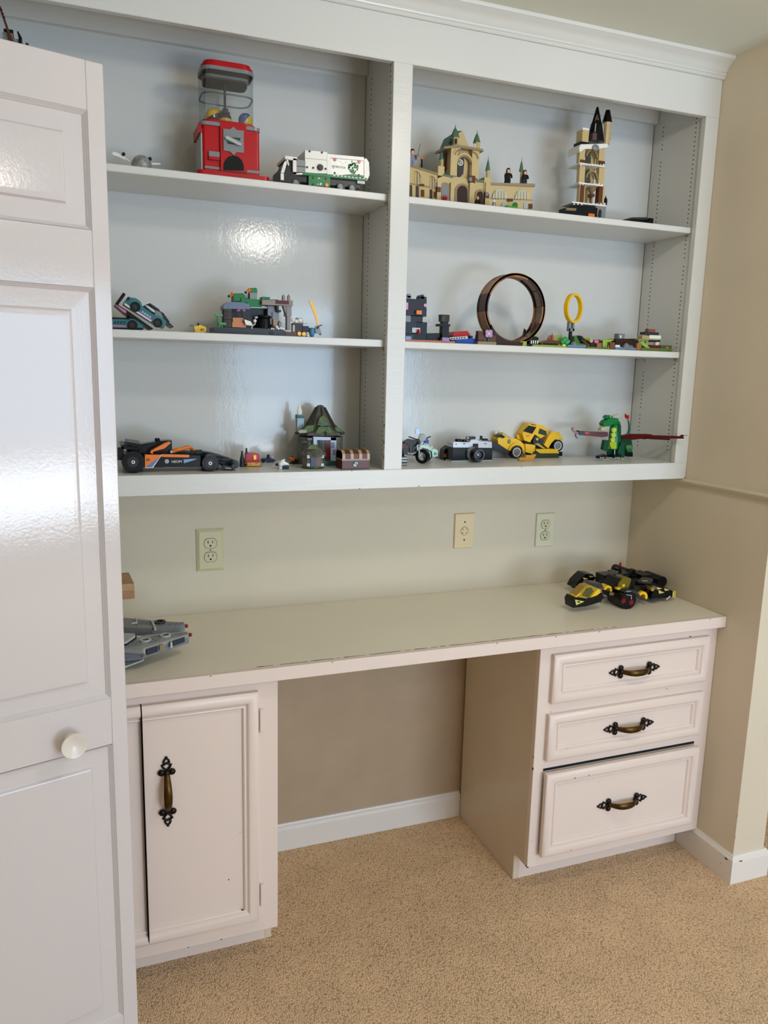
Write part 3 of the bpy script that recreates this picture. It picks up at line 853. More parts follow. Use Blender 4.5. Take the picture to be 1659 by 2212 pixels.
capsule(600, .098, .0150, .0, SMOKE, pl(226, 190, 60), 'clear capsule with yellow inside under the globe rod')
capsule(900, .095, .0175, .0, BLUE, pl(226, 190, 60), 'blue and yellow capsule at the right inside the globe', -.9)

# --- recycling truck
crop(590, 300, 6.381)
Yf, Yb = .042, .125
t = Toy('recycling_truck', 'white and green toy recycling truck parked beside the gumball machine', 'toy truck')
t.p('chassis', BLACK, B(90, 480, 1200, 620, Yf + .008, Yb - .004), B(90, 440, 300, 600, Yf + .004, Yb - .004))
t.p('cab', BLACK, G([(120, 480), (140, 380), (180, 262), (330, 262), (330, 480)], Yf + .010, Yb - .010))
t.p('cab_pillar', WHT, G([(105, 465), (150, 330), (170, 300), (195, 320), (150, 470)], Yf + .002, Yf + .010)); t.p('cab_pillar', WHT, B(275, 270, 322, 490, Yf, Yf + .010))
t.p('cab_pillar', WHT, G([(180, 275), (200, 270), (222, 360), (208, 368)], Yf, Yf + .006))
t.p('cab_roof', WHT, B(165, 243, 332, 288, Yf, Yb))
t.p('cab_door', GREY, G([(322, 282), (445, 300), (445, 470), (322, 470)], Yf, Yf + .008))
t.p('door_groove', DGREY, B(328, 374, 440, 386, Yf - .0006, Yf + .002))
t.p('cab_sill', WHT, G([(275, 455), (400, 462), (410, 492), (275, 488)], Yf, Yf + .012))
t.p('bumper', WHT, B(105, 475, 148, 566, Yf, Yb))
t.p('hopper', WHT, G([(440, 155), (745, 182), (750, 478), (440, 468)], Yf + .001, Yb - .001))
t.p('hopper_shadow_line', pl(150, 150, 140), G([(445, 262), (745, 290), (745, 297), (445, 269)], Yf + .0004, Yf + .002))
t.p('tank', WHT, G([(745, 207), (1255, 252), (1255, 525), (745, 488)], Yf + .004, Yb - .004))
t.p('tank_frame', WHT, G([(745, 207), (1255, 252), (1255, 300), (745, 255)], Yf, Yf + .005), G([(745, 255), (788, 258), (788, 492), (745, 488)], Yf, Yf + .005))
t.p('side_panel', pl(240, 238, 230), G([(790, 268), (1248, 306), (1248, 520), (790, 490)], Yf + .0015, Yf + .005))
t.p('tail_gate', WHT, G([(1255, 282), (1285, 265), (1322, 328), (1330, 500), (1290, 580), (1255, 525)], Yf, Yb))
t.p('green_rail', GREEN, G([(410, 458), (790, 490), (1295, 540), (1285, 578), (790, 528), (410, 497)], Yf - .001, Yb - .002))
t.p('rail_marks', WHT, *[G([(830 + k * 51, 497 + k * 4.6), (858 + k * 51, 500 + k * 4.6), (858 + k * 51, 514 + k * 4.6), (830 + k * 51, 511 + k * 4.6)], Yf - .0016, Yf) for k in range(9)], stuff=True)
t.p('green_skirt', GREEN, G([(490, 508), (785, 530), (785, 662), (490, 640)], Yf - .0005, Yf + .02))
t.p('exhaust', LGREY, B(1160, 577, 1265, 618, Yf + .002, Yf + .012))
for (x, y, r) in ((320, 600, 62), (935, 655, 60), (1098, 672, 60)):
    X, Z = A(x, y, Yf)
    r_ = (Z - Z0) / kv(x, y, Yf)
    wheel(t, x, y, max(r_, r), Yf + .001, Yf + .022, rh=.66); wheel(t, x, y, max(r_, r), Yb - .024, Yb - .004, rh=.66)
gear = []
X, Z = A(648, 395, Yf)
k_ = kv(648, 395, Yf)
poly = [(X + k_ * (46 if i % 2 else 32) * math.cos(math.pi * i / 12), Z + k_ * (46 if i % 2 else 32) * math.sin(math.pi * i / 12)) for i in range(24)]
t.p('gear', BLACK, S_prism(poly, 'y', Yf - .006, Yf + .002))
for (x, y, yy) in ((505, 170, 0), (675, 186, 0), (470, 390, 0), (555, 398, 0), (725, 412, 0), (850, 470, .001), (1182, 498, .001), (550, 535, -.001), (727, 547, -.001), (553, 628, -.001)):
    t.p('pin', BLACK, C(x, y, 15, Yf + yy - .0012, Yf + .003, 10))
for x in ((852, 283), (1187, 315)): t.p('red_light', pl(176, 70, 50), C(x[0], x[1], 24, Yf - .0006, Yf + .003, 14))
t.p('orange_dial', ORG, C(740, 636, 26, Yf - .004, Yf, 12)); 
leaf = []
random.seed(3)
for k in range(46):
    a = random.uniform(0, 6.28); r = random.random() ** .5
    leaf.append(C(1102 + 72 * r * math.cos(a), 385 + 82 * r * math.sin(a) + abs(72 * r * math.cos(a)) * .25, random.uniform(9, 15), Yf + .0009, Yf + .002, 6))
tr = t.p('tree_print', GREEN, *leaf, B(1085, 440, 1093, 492, Yf + .0009, Yf + .002), B(1105, 440, 1113, 492, Yf + .0009, Yf + .002), B(1125, 445, 1132, 492, Yf + .0009, Yf + .002), G([(960, 496), (1060, 488), (1140, 490), (1248, 505), (1248, 516), (960, 498)], Yf + .0009, Yf + .002), label='green tree printed on the side panel', stuff=True)
t.p('bird_print', DGREY, *[G([(x, y), (x + 10, y + 6), (x + 20, y + 2), (x + 10, y + 12)], Yf + .0009, Yf + .002) for x, y in ((920, 308), (990, 318), (948, 340))])
X, Z = A(932, 390, Yf)
t.p('lettering', pl(60, 74, 70), text_shape('RECYCLE', .0064, X, Yf + .001, Z, .0006), label='RECYCLE in dark letters')
rc_ = []
X, Z = A(833, 382, Yf)
for k in range(3):
    a = math.radians(90 + 120 * k)
    c0, s0 = math.cos(a), math.sin(a)
    P_ = lambda u, v: (X + (u * c0 - v * s0), Z + (u * s0 + v * c0))
    rc_.append(S_prism([P_(.0022, .0008), P_(.0036, .0004), P_(.0022, -.0030), P_(.0011, -.0024)], 'y', Yf + .0009, Yf + .002))
    rc_.append(S_prism([P_(.0032, -.0022), P_(.0006, -.0016), P_(.0010, -.0046)], 'y', Yf + .0009, Yf + .002))
t.p('recycling_mark', pl(60, 74, 70), *rc_)
t.p('small_mark', WHT, G([(615, 545), (635, 532), (652, 548), (640, 552), (632, 545), (622, 552)], Yf - .0012, Yf), G([(605, 630), (625, 612), (628, 632)], Yf - .0012, Yf), G([(640, 625), (665, 600), (670, 628), (655, 636)], Yf - .0012, Yf))
t.done()

# --- small drone ball with white blades
crop(0, 0, 2.765)
t = Toy('toy_drone', 'small grey speckled ball toy with white blades beside the folding door', 'toy drone')
spk = mat('speckled_grey_plastic', (150, 148, 144), .3, vary=.55, vscale=90)
X, Z = A(845, 975, .12)
t.p('ball', spk, S_ball((X, .12, Z0 + .0235), .0235, 20), smooth=True)
zb_ = A(700, 925, .12)[1]
t.p('support', BLACK, S_cyl((X - .012, .13, 0), .003, Z0, Z0 + .03, 'z', 8))
t.p('blade', WHT, G([(668, 915), (680, 905), (748, 930), (745, 955), (728, 945), (672, 925)], .115, .119), T([(745, 945, .117), (790, 975, .12)], .002)); t.p('blade', WHT, G([(905, 972), (958, 974), (958, 984), (905, 984)], .117, .121))
t.p('hub', BLACK, C(738, 920, 11, .111, .116, 12)); t.p('hub', BLACK, C(896, 948, 11, .112, .118, 12))
t.done()

# --- tall tower toy with a mast behind the door
crop(0, 0, 13.825)
t = Toy('mast_tower', 'grey and black brick tower with a leaning brown mast above the folding door', 'toy tower')
Yf = .09
t.p('tower', GREY, B(70, 985, 540, 'F', Yf, Yf + .06)); t.p('parapet', BLACK, B(110, 870, 395, 985, Yf + .004, Yf + .05))
t.p('wing', BLACK, G([(505, 930), (548, 935), (655, 1130), (640, 1300), (560, 1300), (575, 1170)], Yf - .004, Yf + .05)); t.p('slope', LGREY, G([(395, 940), (500, 925), (560, 1160), (430, 1160)], Yf - .003, Yf + .04))
t.p('mast', BROWN, T([(-10, 190, Yf - .006), (215, 840, Yf - .006), (345, 1230, Yf - .006)], [.0022, .0026, .0045]))
for (x, y) in ((40, 290), (85, 410), (125, 520)): t.p('mast_peg', DBROWN, O(x, y, 32, Yf - .008))
t.p('step', DGREY, B(760, 1280, 850, 'F', Yf + .01, Yf + .03)); t.done()

# ============================================================ upper shelf, right bay: castle
crop(870, 230, 5.3516)
Z0 = 1.9290
Yf, Yb = .085, .150
def slab(p, th):
    """wall whose four front corners are (x, y, Y)"""
    q = []
    for x, y, Y in p:
        X, Z = A(x, 0 if y == 'F' else y, Y)
        if y == 'F': X = A(x, 900, Y)[0]; Z = Z0
        q.append((X, Y, Z))
    n = len(q)
    v = q + [(a, b + th, c) for a, b, c in q]
    return v, [tuple(range(n)), tuple(range(n, 2 * n))[::-1]] + [(i, (i + 1) % n, n + (i + 1) % n, n + i) for i in range(n)]
def archpoly(x, w, yt, yb, n=8):
    r = w / 2
    return [(x - r, yb)] + [(x - r * math.cos(math.pi * i / n), yt + r * 1.1 - r * 1.1 * math.sin(math.pi * i / n)) for i in range(n + 1)] + [(x + r, yb)]
def spire(t, x, ytip, ycone, ybody, rc, rb, Y, body=TAN, cone=SGREEN):
    t.p('turret', body, L(x, [(ybody, rb), (ycone, rb)], Y, 8))
    t.p('spire', cone, L(x, [(ycone + 2, rc), (ycone - (ycone - ytip) * .55, rc * .42), (ytip + (ycone - ytip) * .3, rc * .14), (ytip, .4)], Y, 8))
t = Toy('sandstone_castle', 'sandstone brick castle facade with green spires spread across the upper right shelf', 'toy castle')
t.p('wing_wall', TAN, slab([(60, 668, .050), (402, 775, .088), (402, 'F', .088), (60, 'F', .050)], .03))
t.p('parapet', DTAN, slab([(55, 660, .047), (405, 768, .085), (405, 792, .085), (55, 684, .047)], .036))
t.p('ledge', DTAN, slab([(60, 878, .049), (402, 940, .087), (402, 955, .087), (60, 893, .049)], .03))
for (x, w_, yt_, yb_, Y) in ((145, 125, 742, 900, .059), (322, 112, 800, 940, .078)):
    t.p('arch_window', DTAN, slab([(a, b, Y) for a, b in archpoly(x, w_, yt_, yb_)], .003))
    for dx in (-.28, 0, .28): t.p('mullion', TAN, slab([(x + dx * w_ - 5, yt_ + 22, Y - .002), (x + dx * w_ + 5, yt_ + 22, Y - .002), (x + dx * w_ + 5, yb_, Y - .002), (x + dx * w_ - 5, yb_, Y - .002)], .003))
    t.p('arch_rib', TAN, *[slab([(x - w_ * .5 * math.cos(math.pi * i / 8) * s0, yt_ + w_ * .5 * 1.1 * (1 - math.sin(math.pi * i / 8)), Y - .003) for i, s0 in ((k, 1), (k + 1, 1))] + [(x - w_ * .58 * math.cos(math.pi * i / 8), yt_ - 6 + w_ * .55 * 1.1 * (1 - math.sin(math.pi * i / 8)), Y - .003) for i in (k + 1, k)], .004) for k in range(8)])
for (x, w_, yt_, Y) in ((90, 40, 905, .053), (165, 44, 915, .061), (325, 40, 955, .079)): t.p('low_arch', DBROWN, slab([(a, b, Y - .001) for a, b in archpoly(x, w_, yt_, 1070)], .002))
for (x0, y0, x1, y1, Y) in ((190, 890, 250, 920, .064), (360, 985, 400, 1050, .083), (215, 960, 250, 1040, .066)): t.p('brown_brick', BROWN, slab([(x0, y0, Y - .002), (x1, y0 + 6, Y + .001), (x1, y1, Y + .001), (x0, y1, Y - .002)], .004))
# central block
t.p('gate_wall', TAN, G([(400, 830), (480, 800), (640, 815), (1020, 890), (1020, 'F'), (400, 'F')], Yf, Yb))
t.p('gate_roof', SGREEN, G([(470, 778), (580, 800), (580, 826), (470, 800)], Yf - .002, Yf + .03), G([(855, 848), (960, 850), (960, 882), (855, 872)], Yf - .002, Yf + .03))
for (x, w_, yt_, yb_, m) in ((490, 96, 890, 1085, GREY), (690, 150, 900, 1112, DBROWN), (895, 92, 968, 1130, DBROWN)):
    t.p('gate_arch', DTAN, G(archpoly(x, w_ + 26, yt_ - 12, yb_ + 6), Yf - .003, Yf + .001)); t.p('gate_door', m, G(archpoly(x, w_ * .78, yt_ + 14, yb_ + 6), Yf - .0042, Yf - .0028))
for x in (425, 580, 800, 985): t.p('buttress', TAN, B(x - 22, 880, x + 22, 'F', Yf - .008, Yf + .004))
for (x0, y0, x1, y1) in ((400, 930, 440, 990), (960, 1010, 1000, 1060), (775, 800, 840, 880)): t.p('brown_brick', BROWN, B(x0, y0, x1, y1, Yf - .009, Yf))
for (x, y) in ((375, 900), (975, 1010), (785, 840)): t.p('grey_brick', GREY, B(x - 16, y - 22, x + 16, y + 22, Yf - .010, Yf))
# tower
t.p('tower_pier', TAN, B(555, 470, 632, 800, Yf - .006, Yf + .05)); t.p('tower_pier', TAN, B(800, 500, 880, 830, Yf - .006, Yf + .05))
t.p('tower_wall', TAN, G([(625, 470), (810, 490), (810, 850), (625, 830)], Yf + .010, Yf + .05))
t.p('tower_arch', DTAN, *[RG(715, 660, 78, 100, Yf - .002, Yf + .012, 20, 0, math.pi)]); t.p('tower_arch', TAN, RG(715, 660, 100, 122, Yf - .005, Yf + .012, 20, 0, math.pi))
t.p('arch_jamb', DTAN, B(776, 655, 800, 840, Yf - .002, Yf + .012)); 
t.p('dark_lattice', pl(60, 60, 60), G([(636, 590), (700, 580), (712, 640), (700, 780), (650, 830), (636, 800)], Yf + .006, Yf + .012))
t.p('rose_window', WHT, RG(668, 648, 26, 36, Yf + .003, Yf + .008, 20), RG(668, 648, 8, 15, Yf + .003, Yf + .008, 14))
t.p('cornice', DTAN, G([(480, 462), (640, 440), (930, 492), (935, 520), (640, 470), (480, 488)], Yf - .010, Yf + .05))
t.p('gable', TAN, G([(560, 455), (640, 300), (695, 285), (765, 468)], Yf + .012, Yf + .045)); t.p('gable_roof', DGREEN, G([(498, 462), (552, 330), (640, 285), (690, 280), (640, 310), (560, 462)], Yf + .008, Yf + .05))
t.p('gable_studs', SGREEN, *[O(518 + i * 14 + j * 12, 440 - i * 40, 9, Yf + .008) for i in range(3) for j in range(2)], stuff=True)
t.p('side_arch', DBROWN, G(archpoly(512, 68, 530, 730), Yf + .02, Yf + .03)); t.p('side_wall', TAN, G([(470, 490), (560, 470), (560, 800), (470, 780)], Yf + .03, Yf + .05))
for (x, y) in ((620, 505), (858, 535)):
    for r in (90, 72): t.p('bracket', TAN if r == 90 else DTAN, RG(x + (46 if x < 700 else -46), y + 60, r - 14, r, Yf - .008, Yf + .004, 10, math.pi / 2 if x < 700 else 0, math.pi if x < 700 else math.pi / 2))
spire(t, 607, 203, 362, 455, 62, 50, Yf + .01); spire(t, 858, 270, 418, 498, 50, 42, Yf + .01)
spire(t, 448, 432, 612, 800, 29, 24, Yf + .02); spire(t, 987, 562, 742, 'F', 32, 26, Yf + .01)
t.p('turret_base', TAN, B(408, 690, 482, 800, Yf, Yf + .04)); t.p('turret_base', TAN, B(945, 820, 1020, 'F', Yf - .003, Yf + .03))
t.p('turret_window', DBROWN, B(568, 370, 588, 425, Yf - .0035, Yf)); t.p('turret_window', DBROWN, B(610, 372, 630, 428, Yf - .0035, Yf)); t.p('turret_window', WHT, B(828, 432, 842, 480, Yf - .002, Yf + .002))
# right wing
t.p('wing_wall', TAN, slab([(1000, 895, .085), (1500, 925, .072), (1500, 'F', .072), (1000, 'F', .085)], .03))
t.p('parapet', DTAN, slab([(1018, 880, .081), (1530, 892, .066), (1530, 925, .066), (1018, 905, .081)], .045))
t.p('ledge', DTAN, slab([(1000, 1060, .084), (1500, 1078, .071), (1500, 1088, .071), (1000, 1070, .084)], .03))
for (x, w_, yt_, yb_, Y) in ((1125, 172, 955, 1062, .080), (1385, 172, 962, 1070, .074)):
    t.p('arch_window', pl(186, 186, 176), slab([(a, b, Y - .001) for a, b in archpoly(x, w_, yt_, yb_)], .002))
    for dx in (-.3, -.1, .1, .3): t.p('mullion', TAN, slab([(x + dx * w_ - 4, yt_ + 20, Y - .003), (x + dx * w_ + 4, yt_ + 20, Y - .003), (x + dx * w_ + 4, yb_, Y - .003), (x + dx * w_ - 4, yb_, Y - .003)], .003))
for (x, w_, Y) in ((1180, 66, .079), (1300, 60, .076), (1430, 62, .073)): t.p('low_arch', pl(176, 176, 166), slab([(a, b, Y - .001) for a, b in archpoly(x, w_, 1098, 1185)], .002))
for (x0, y0, x1, y1, Y) in ((1215, 1065, 1275, 1095, .077), (1462, 1125, 1500, 1180, .071)): t.p('brown_brick', BROWN, slab([(x0, y0, Y - .003), (x1, y0, Y - .003), (x1, y1, Y - .003), (x0, y1, Y - .003)], .004))
spire(t, 1374, 582, 750, 893, 30, 22, .095)
t.done()
# small figures standing on the castle
wz = Z0
Z0 = 0
figure('brick_figure', 'black-haired brick figure in black on the right castle wing beside an orange flame', 1222, 712, 884, .092, BLACK, BLACK, BLACK, cloak=True, group='figures on the castle').done()
figure('brick_figure', 'dark-clad brick figure standing before the outermost green spire', 1414, 735, 890, .076, BLACK, BLACK, pl(40, 44, 52), cloak=True, group='figures on the castle').done()
sw = figure('brick_figure', 'dark-haired brick figure holding a long grey sword at the left end of the castle', 112, 492, 682, .060, BLACK, pl(104, 108, 124), pl(96, 110, 150), group='figures on the castle')
sw.p('sword', GREY, T([(165, 590, .057), (205, 430, .052)], [.0016, .0012]), T([(150, 560, .057), (192, 566, .057)], .0016)); sw.done()
f_ = Toy('flame_torch', 'small black torch with an orange flame left of the castle tower', 'toy torch')
f_.p('handle', BLACK, L(220, [(703, 14), (640, 10), (610, 12)], .078)); f_.p('flame', ORG, L(220, [(612, 12), (600, 16), (582, 8), (570, .5)], .078), smooth=True); f_.done()
f_ = Toy('flame_torch', 'orange flame piece beside the black figure on the right wing', 'toy torch')
f_.p('handle', BLACK, L(1186, [(888, 14), (850, 10), (815, 12)], .100)); f_.p('flame', ORG, L(1186, [(815, 12), (795, 16), (775, 8), (760, .5)], .100), smooth=True); f_.done()
Z0 = wz
figure('brick_figure', 'black brick figure with an orange flame at the castle gate', 868, 1010, 1120, .048, ORG, BLACK, BLACK, group='figures on the castle').done(drop=Z0)
f_ = Toy('helmet_piece', 'grey dome with white cap in front of the right castle wing', 'toy piece'); f_.p('dome', GREY, L(1055, [('F', 26), (1120, 24), (1105, 14)], .05)); f_.p('cap', WHT, L(1055, [(1112, 14), (1090, 16), (1076, 6), (1074, .5)], .05), smooth=True); f_.done()
f_ = Toy('green_blob', 'translucent green blob piece in front of the right castle wing', 'toy piece'); f_.p('blob', GRCLEAR, O(1300, 1140, 34, .05, (1, .7, 1))); f_.p('puddle', pl(60, 150, 50), B(1210, 1150, 1330, 'F', .043, .064)); f_.done(drop=Z0)
f_ = Toy('red_spikes', 'dark red spiky piece at the foot of the castle gate', 'toy piece')
f_.p('spikes', pl(150, 20, 34), *[T([(485, 1085, .055), (485 + 44 * math.cos(a), 1065 - 40 * abs(math.sin(a)) - 10, .055 + .006 * math.sin(a * 2))], [.003, .0004]) for a in (0.1, .7, 1.3, 1.9, 2.5, 3.0)], B(455, 1080, 515, 'F', .050, .062)); f_.done(drop=Z0)

# --- snowy tower
crop(1200, 200, 4.608)
Yf = .075
t = Toy('snowy_tower', 'tall snow-trimmed tan brick tower with a black cone roof', 'toy tower')
t.p('rock_base', BLACK, G([(165, 1125), (350, 1130), (420, 1150), (420, 'F'), (165, 'F')], Yf - .012, Yf + .055)); t.p('rock_arch', GREY, G([(400, 1130), (505, 1125), (500, 'F'), (462, 'F'), (460, 1180), (442, 1155), (428, 1180), (425, 'F'), (400, 'F')], Yf - .008, Yf + .05))
t.p('cannon', DTAN, T([(105, 1160, Yf - .014), (200, 1165, Yf - .014)], .004)); t.p('orange_brick', ORG, B(330, 1205, 390, 'F', Yf - .014, Yf)); t.p('gate_piece', BLACK, L(498, [(1120, 20), (1070, 22), (1040, 6), (1020, .5)], Yf, 6))
for (x0, x1, y) in ((165, 505, 1102), (232, 475, 905), (238, 490, 712)):
    t.p('snow_ledge', WHT, B(x0, y, x1, y + 14, Yf - .010, Yf + .05), *[O(x0 + (x1 - x0) * (i + .5) / 9, y + 8, random.uniform(8, 15), Yf - .009) for i in range(9)])
t.p('snow_ledge', WHT, G([(250, 515), (520, 508), (520, 545), (440, 560), (290, 560), (240, 595), (236, 545)], Yf - .008, Yf + .05))
for x0, x1 in ((238, 292), (432, 488)):
    for y0, y1 in ((560, 712), (728, 905), (922, 1102)): t.p('column', TAN, B(x0, y0, x1, y1, Yf - .002, Yf + .012))
t.p('rear_wall', TAN, B(335, 565, 385, 1102, Yf + .02, Yf + .045))
for (x0, y0, x1, y1) in ((250, 668, 300, 702), (435, 680, 492, 712), (250, 925, 285, 1095), (432, 925, 470, 1095), (355, 1005, 390, 1035)): t.p('brown_brick', BROWN, B(x0, y0, x1, y1, Yf - .005, Yf + .012))
for y in (640, 850): t.p('arch_rib', DTAN, RG(365, y, 60, 76, Yf - .001, Yf + .010, 14, 0, math.pi))
t.p('ghost_window', SMOKE, G([(310, 640), (335, 612), (355, 650), (350, 705), (305, 705)], Yf + .004, Yf + .010), G([(305, 790), (340, 770), (350, 895), (305, 895)], Yf + .004, Yf + .010))
t.p('basin', DTAN, L(362, [(1100, 8), (1000, 14), (965, 40), (930, 58)], Yf + .014, 10))
t.p('crest', GREY, O(400, 550, 44, Yf - .010, (1, .4, .8)))
t.p('parapet', BLACK, B(250, 490, 335, 515, Yf - .004, Yf + .03)); t.p('side_block', TAN, B(268, 365, 332, 492, Yf, Yf + .03)); t.p('side_cap', WHT, B(270, 352, 335, 372, Yf - .002, Yf + .03))
t.p('side_studs', TAN, *[C(262, 400 + 30 * i, 9, Yf + .004, Yf + .012, 8) for i in range(3)], stuff=True)
t.p('cone_roof', BLACK, L(408, [(500, 96), (480, 92), (310, 60), (300, 52), (170, 18), (145, 12), (140, 2)], Yf + .022, 8)); t.p('roof_crest', DTAN, T([(395, 280, Yf + .004), (415, 220, Yf + .010), (430, 275, Yf + .006), (400, 250, Yf + .006)], .001))
t.p('roof_window', pl(90, 72, 72), B(370, 400, 412, 470, Yf - .004, Yf + .01)); t.p('roof_rib', LGREY, T([(392, 390, Yf - .001), (400, 310, Yf + .008)], .0016))
t.p('turret', TAN, L(512, [(515, 36), (330, 36), (300, 44)], Yf + .02, 8)); t.p('turret_cap', BLACK, L(517, [(298, 54), (290, 52), (185, 26), (176, 24)], Yf + .02, 8)); t.p('turret_studs', TAN, *[O(546, 405 + 28 * i, 10, Yf + .016) for i in range(3)], stuff=True)
t.done()
# --- small black case
crop(1320, 440, 7.541)
t = Toy('black_case', 'small flat black case lying alone at the right end of the upper shelf', 'case')
t.p('tray', BLACK, G([(300, 262), (690, 285), (690, 'F'), (300, 'F')], .11, .17)); t.p('lid', DGREY, G([(340, 222), (595, 222), (600, 240), (600, 262), (330, 255)], .112, .168)); t.p('latch', BLACK, B(620, 235, 690, 290, .111, .15)); t.done()

# ============================================================ middle shelf, left bay
Z0 = 1.5667
crop(230, 590, 6.144)
# --- car transporter with its ramp
Yf, Yb = .060, .135
t = Toy('car_transporter', 'teal and black toy transporter with a raised tilting bed beside the folding door', 'toy truck')
t.p('chassis', BLACK, B(40, 590, 380, 612, Yf, Yb), B(40, 655, 490, 735, Yf + .004, Yb))
t.p('body', TEAL, G([(20, 612), (380, 608), (470, 640), (490, 665), (490, 728), (20, 728)], Yf, Yb))
t.p('stripe', PINK, B(30, 692, 262, 712, Yf - .0007, Yf + .001))
t.p('body_print', pl(26, 60, 66), *[G([(105 + 40 * k, 640), (135 + 40 * k, 632), (120 + 40 * k, 672), (95 + 40 * k, 682)], Yf - .0006, Yf + .001) for k in range(4)])
t.p('wheel_arch', pl(38, 110, 114), RG(345, 690, 68, 84, Yf - .002, Yf + .012, 20, 0, math.pi)); 
X, Z = A(345, 690, Yf); r_ = (Z - Z0) / kv(345, 690, Yf)
wheel(t, 345, 690, min(66, r_), Yf - .003, Yf + .014, hub=DGREY); wheel(t, 345, 690, min(66, r_), Yb - .014, Yb + .003, hub=DGREY)
t.p('lift_arm', DGREY, T([(270, 600, Yf + .02), (305, 545, Yf + .02)], .0035), C(305, 548, 20, Yf + .012, Yf + .03, 12), C(272, 598, 18, Yf + .012, Yf + .03, 12))
t.p('head_board', BLACK, G([(110, 412), (222, 255), (256, 282), (150, 425)], Yf - .004, Yb + .006))
t.p('tilt_bed', BLACK, G([(110, 412), (140, 412), (300, 512), (625, 738), (590, 742), (520, 700), (240, 525)], Yf - .004, Yb + .006))
t.p('bed_edge', PINK, G([(108, 414), (130, 420), (262, 502), (262, 530), (240, 528)], Yf - .0046, Yf - .0038))
t.done()
# --- race car on the bed
t = Toy('race_car', 'teal toy race car with black wheels tilted nose-down on the transporter bed', 'toy car')
Yf, Yb = .064, .128
t.p('body', TEAL, G([(228, 402), (240, 370), (280, 318), (390, 332), (455, 378), (478, 440), (640, 560), (690, 565), (770, 610), (800, 650), (765, 725), (640, 668), (450, 545), (330, 470)], Yf, Yb))
t.p('sill', pl(220, 222, 222), G([(235, 398), (250, 400), (430, 520), (600, 630), (590, 645), (330, 480), (240, 420)], Yf - .001, Yf + .004))
t.p('sponsor_stripe', pl(170, 90, 170), G([(445, 505), (610, 610), (600, 625), (435, 520)], Yf - .0014, Yf + .002)); t.p('door_lettering', pl(120, 214, 214), *[G([(475 + 32 * k, 500 + 21 * k), (497 + 32 * k, 512 + 21 * k), (488 + 32 * k, 532 + 21 * k), (468 + 32 * k, 520 + 21 * k)], Yf - .0012, Yf + .001) for k in range(4)])
t.p('cabin', BLACK, G([(480, 440), (520, 420), (570, 400), (640, 470), (650, 555), (630, 575), (480, 470)], Yf + .003, Yb - .003)); t.p('window', pl(196, 200, 200), G([(510, 430), (545, 428), (645, 495), (640, 525), (600, 505)], Yf + .002, Yf + .005))
t.p('roof', DGREY, G([(560, 405), (580, 398), (700, 480), (720, 520), (650, 480)], Yf + .002, Yb - .002)); t.p('bonnet', GREY, G([(650, 490), (720, 520), (760, 600), (690, 565), (640, 560)], Yf + .002, Yb - .002))
for k in range(4): t.p('louvre', DGREY, G([(700 + 28 * k, 500 + 34 * k), (735 + 28 * k, 515 + 34 * k), (775 + 22 * k, 545 + 34 * k), (770 + 22 * k, 552 + 34 * k), (720 + 28 * k, 525 + 34 * k)], Yf + .006, Yb - .006))
t.p('front_splitter', DGREY, G([(805, 655), (830, 650), (895, 712), (880, 722), (830, 690)], Yf - .002, Yb + .002)); t.p('rear_light', DBROWN, G([(275, 320), (310, 312), (305, 360), (262, 370)], Yf - .001, Yf + .01))
for (x, y, r) in ((382, 447, 68), (682, 658, 62)):
    t.p('wheel_arch', pl(44, 122, 124), RG(x, y, r, r + 16, Yf - .002, Yf + .010, 20, -.3, math.pi * .9)); wheel(t, x, y, r, Yf - .003, Yf + .014, hub=DGREY); wheel(t, x, y, r, Yb - .014, Yb + .003, hub=DGREY)
t.done()
# --- small yellow robot bit
t = Toy('yellow_robot', 'small yellow toy robot with a grey claw left of the cave scene', 'toy robot')
t.p('body', YEL, G([(1160, 705), (1215, 700), (1240, 685), (1320, 715), (1330, 750), (1300, 'F'), (1180, 'F')], .08, .105)); t.p('claw', GREY, T([(1105, 708, .08), (1135, 688, .08), (1185, 720, .085)], .0028)); t.p('clip', BLACK, T([(1210, 665, .085), (1222, 680, .085), (1225, 695, .085)], .0018)); t.p('print', BROWN, G([(1255, 735), (1270, 735), (1262, 768), (1250, 768)], .0794, .0805), G([(1280, 735), (1292, 735), (1284, 768), (1274, 768)], .0794, .0805)); t.done()

# --- cave scene of bricks
crop(440, 600, 5.925)
Yf, Yb = .055, .135
t = Toy('cave_scene', 'brick cave scene with green grass top, blue waterfall and orange flowers', 'toy scene')
t.p('base_plate', DGREY, G([(135, 632), (1040, 660), (1040, 'F'), (100, 'F'), (100, 690), (135, 685)], Yf, Yb)); t.p('base_studs', DGREY, ST(390, 1030, 655, 14, Yf + .002, 2), stuff=True)
t.p('brown_base', BROWN, G([(1045, 688), (1250, 700), (1330, 705), (1330, 'F'), (1045, 'F')], Yf, Yf + .05)); t.p('barrel_end', GOLD, C(1225, 716, 26, Yf - .004, Yf + .002)); t.p('barrel_end', GOLD, C(1285, 722, 28, Yf - .004, Yf + .002))
t.p('dark_hole', BLACK, B(838, 682, 890, 725, Yf - .0008, Yf + .002))
t.p('stripe', WHT, B(1318, 700, 1345, 712, Yf - .002, Yf + .01), B(1318, 728, 1345, 742, Yf - .002, Yf + .01))
t.p('rear_wall', pl(52, 54, 58), G([(360, 395), (590, 395), (820, 385), (820, 640), (360, 640)], Yf + .045, Yb))
t.p('waterfall', BLUECL, *[B(258, 390 + 49 * k, 358, 436 + 49 * k, Yf + .008, Yf + .030) for k in range(5)]); t.p('waterfall_core', NAVY, B(262, 392, 354, 636, Yf + .014, Yf + .05))
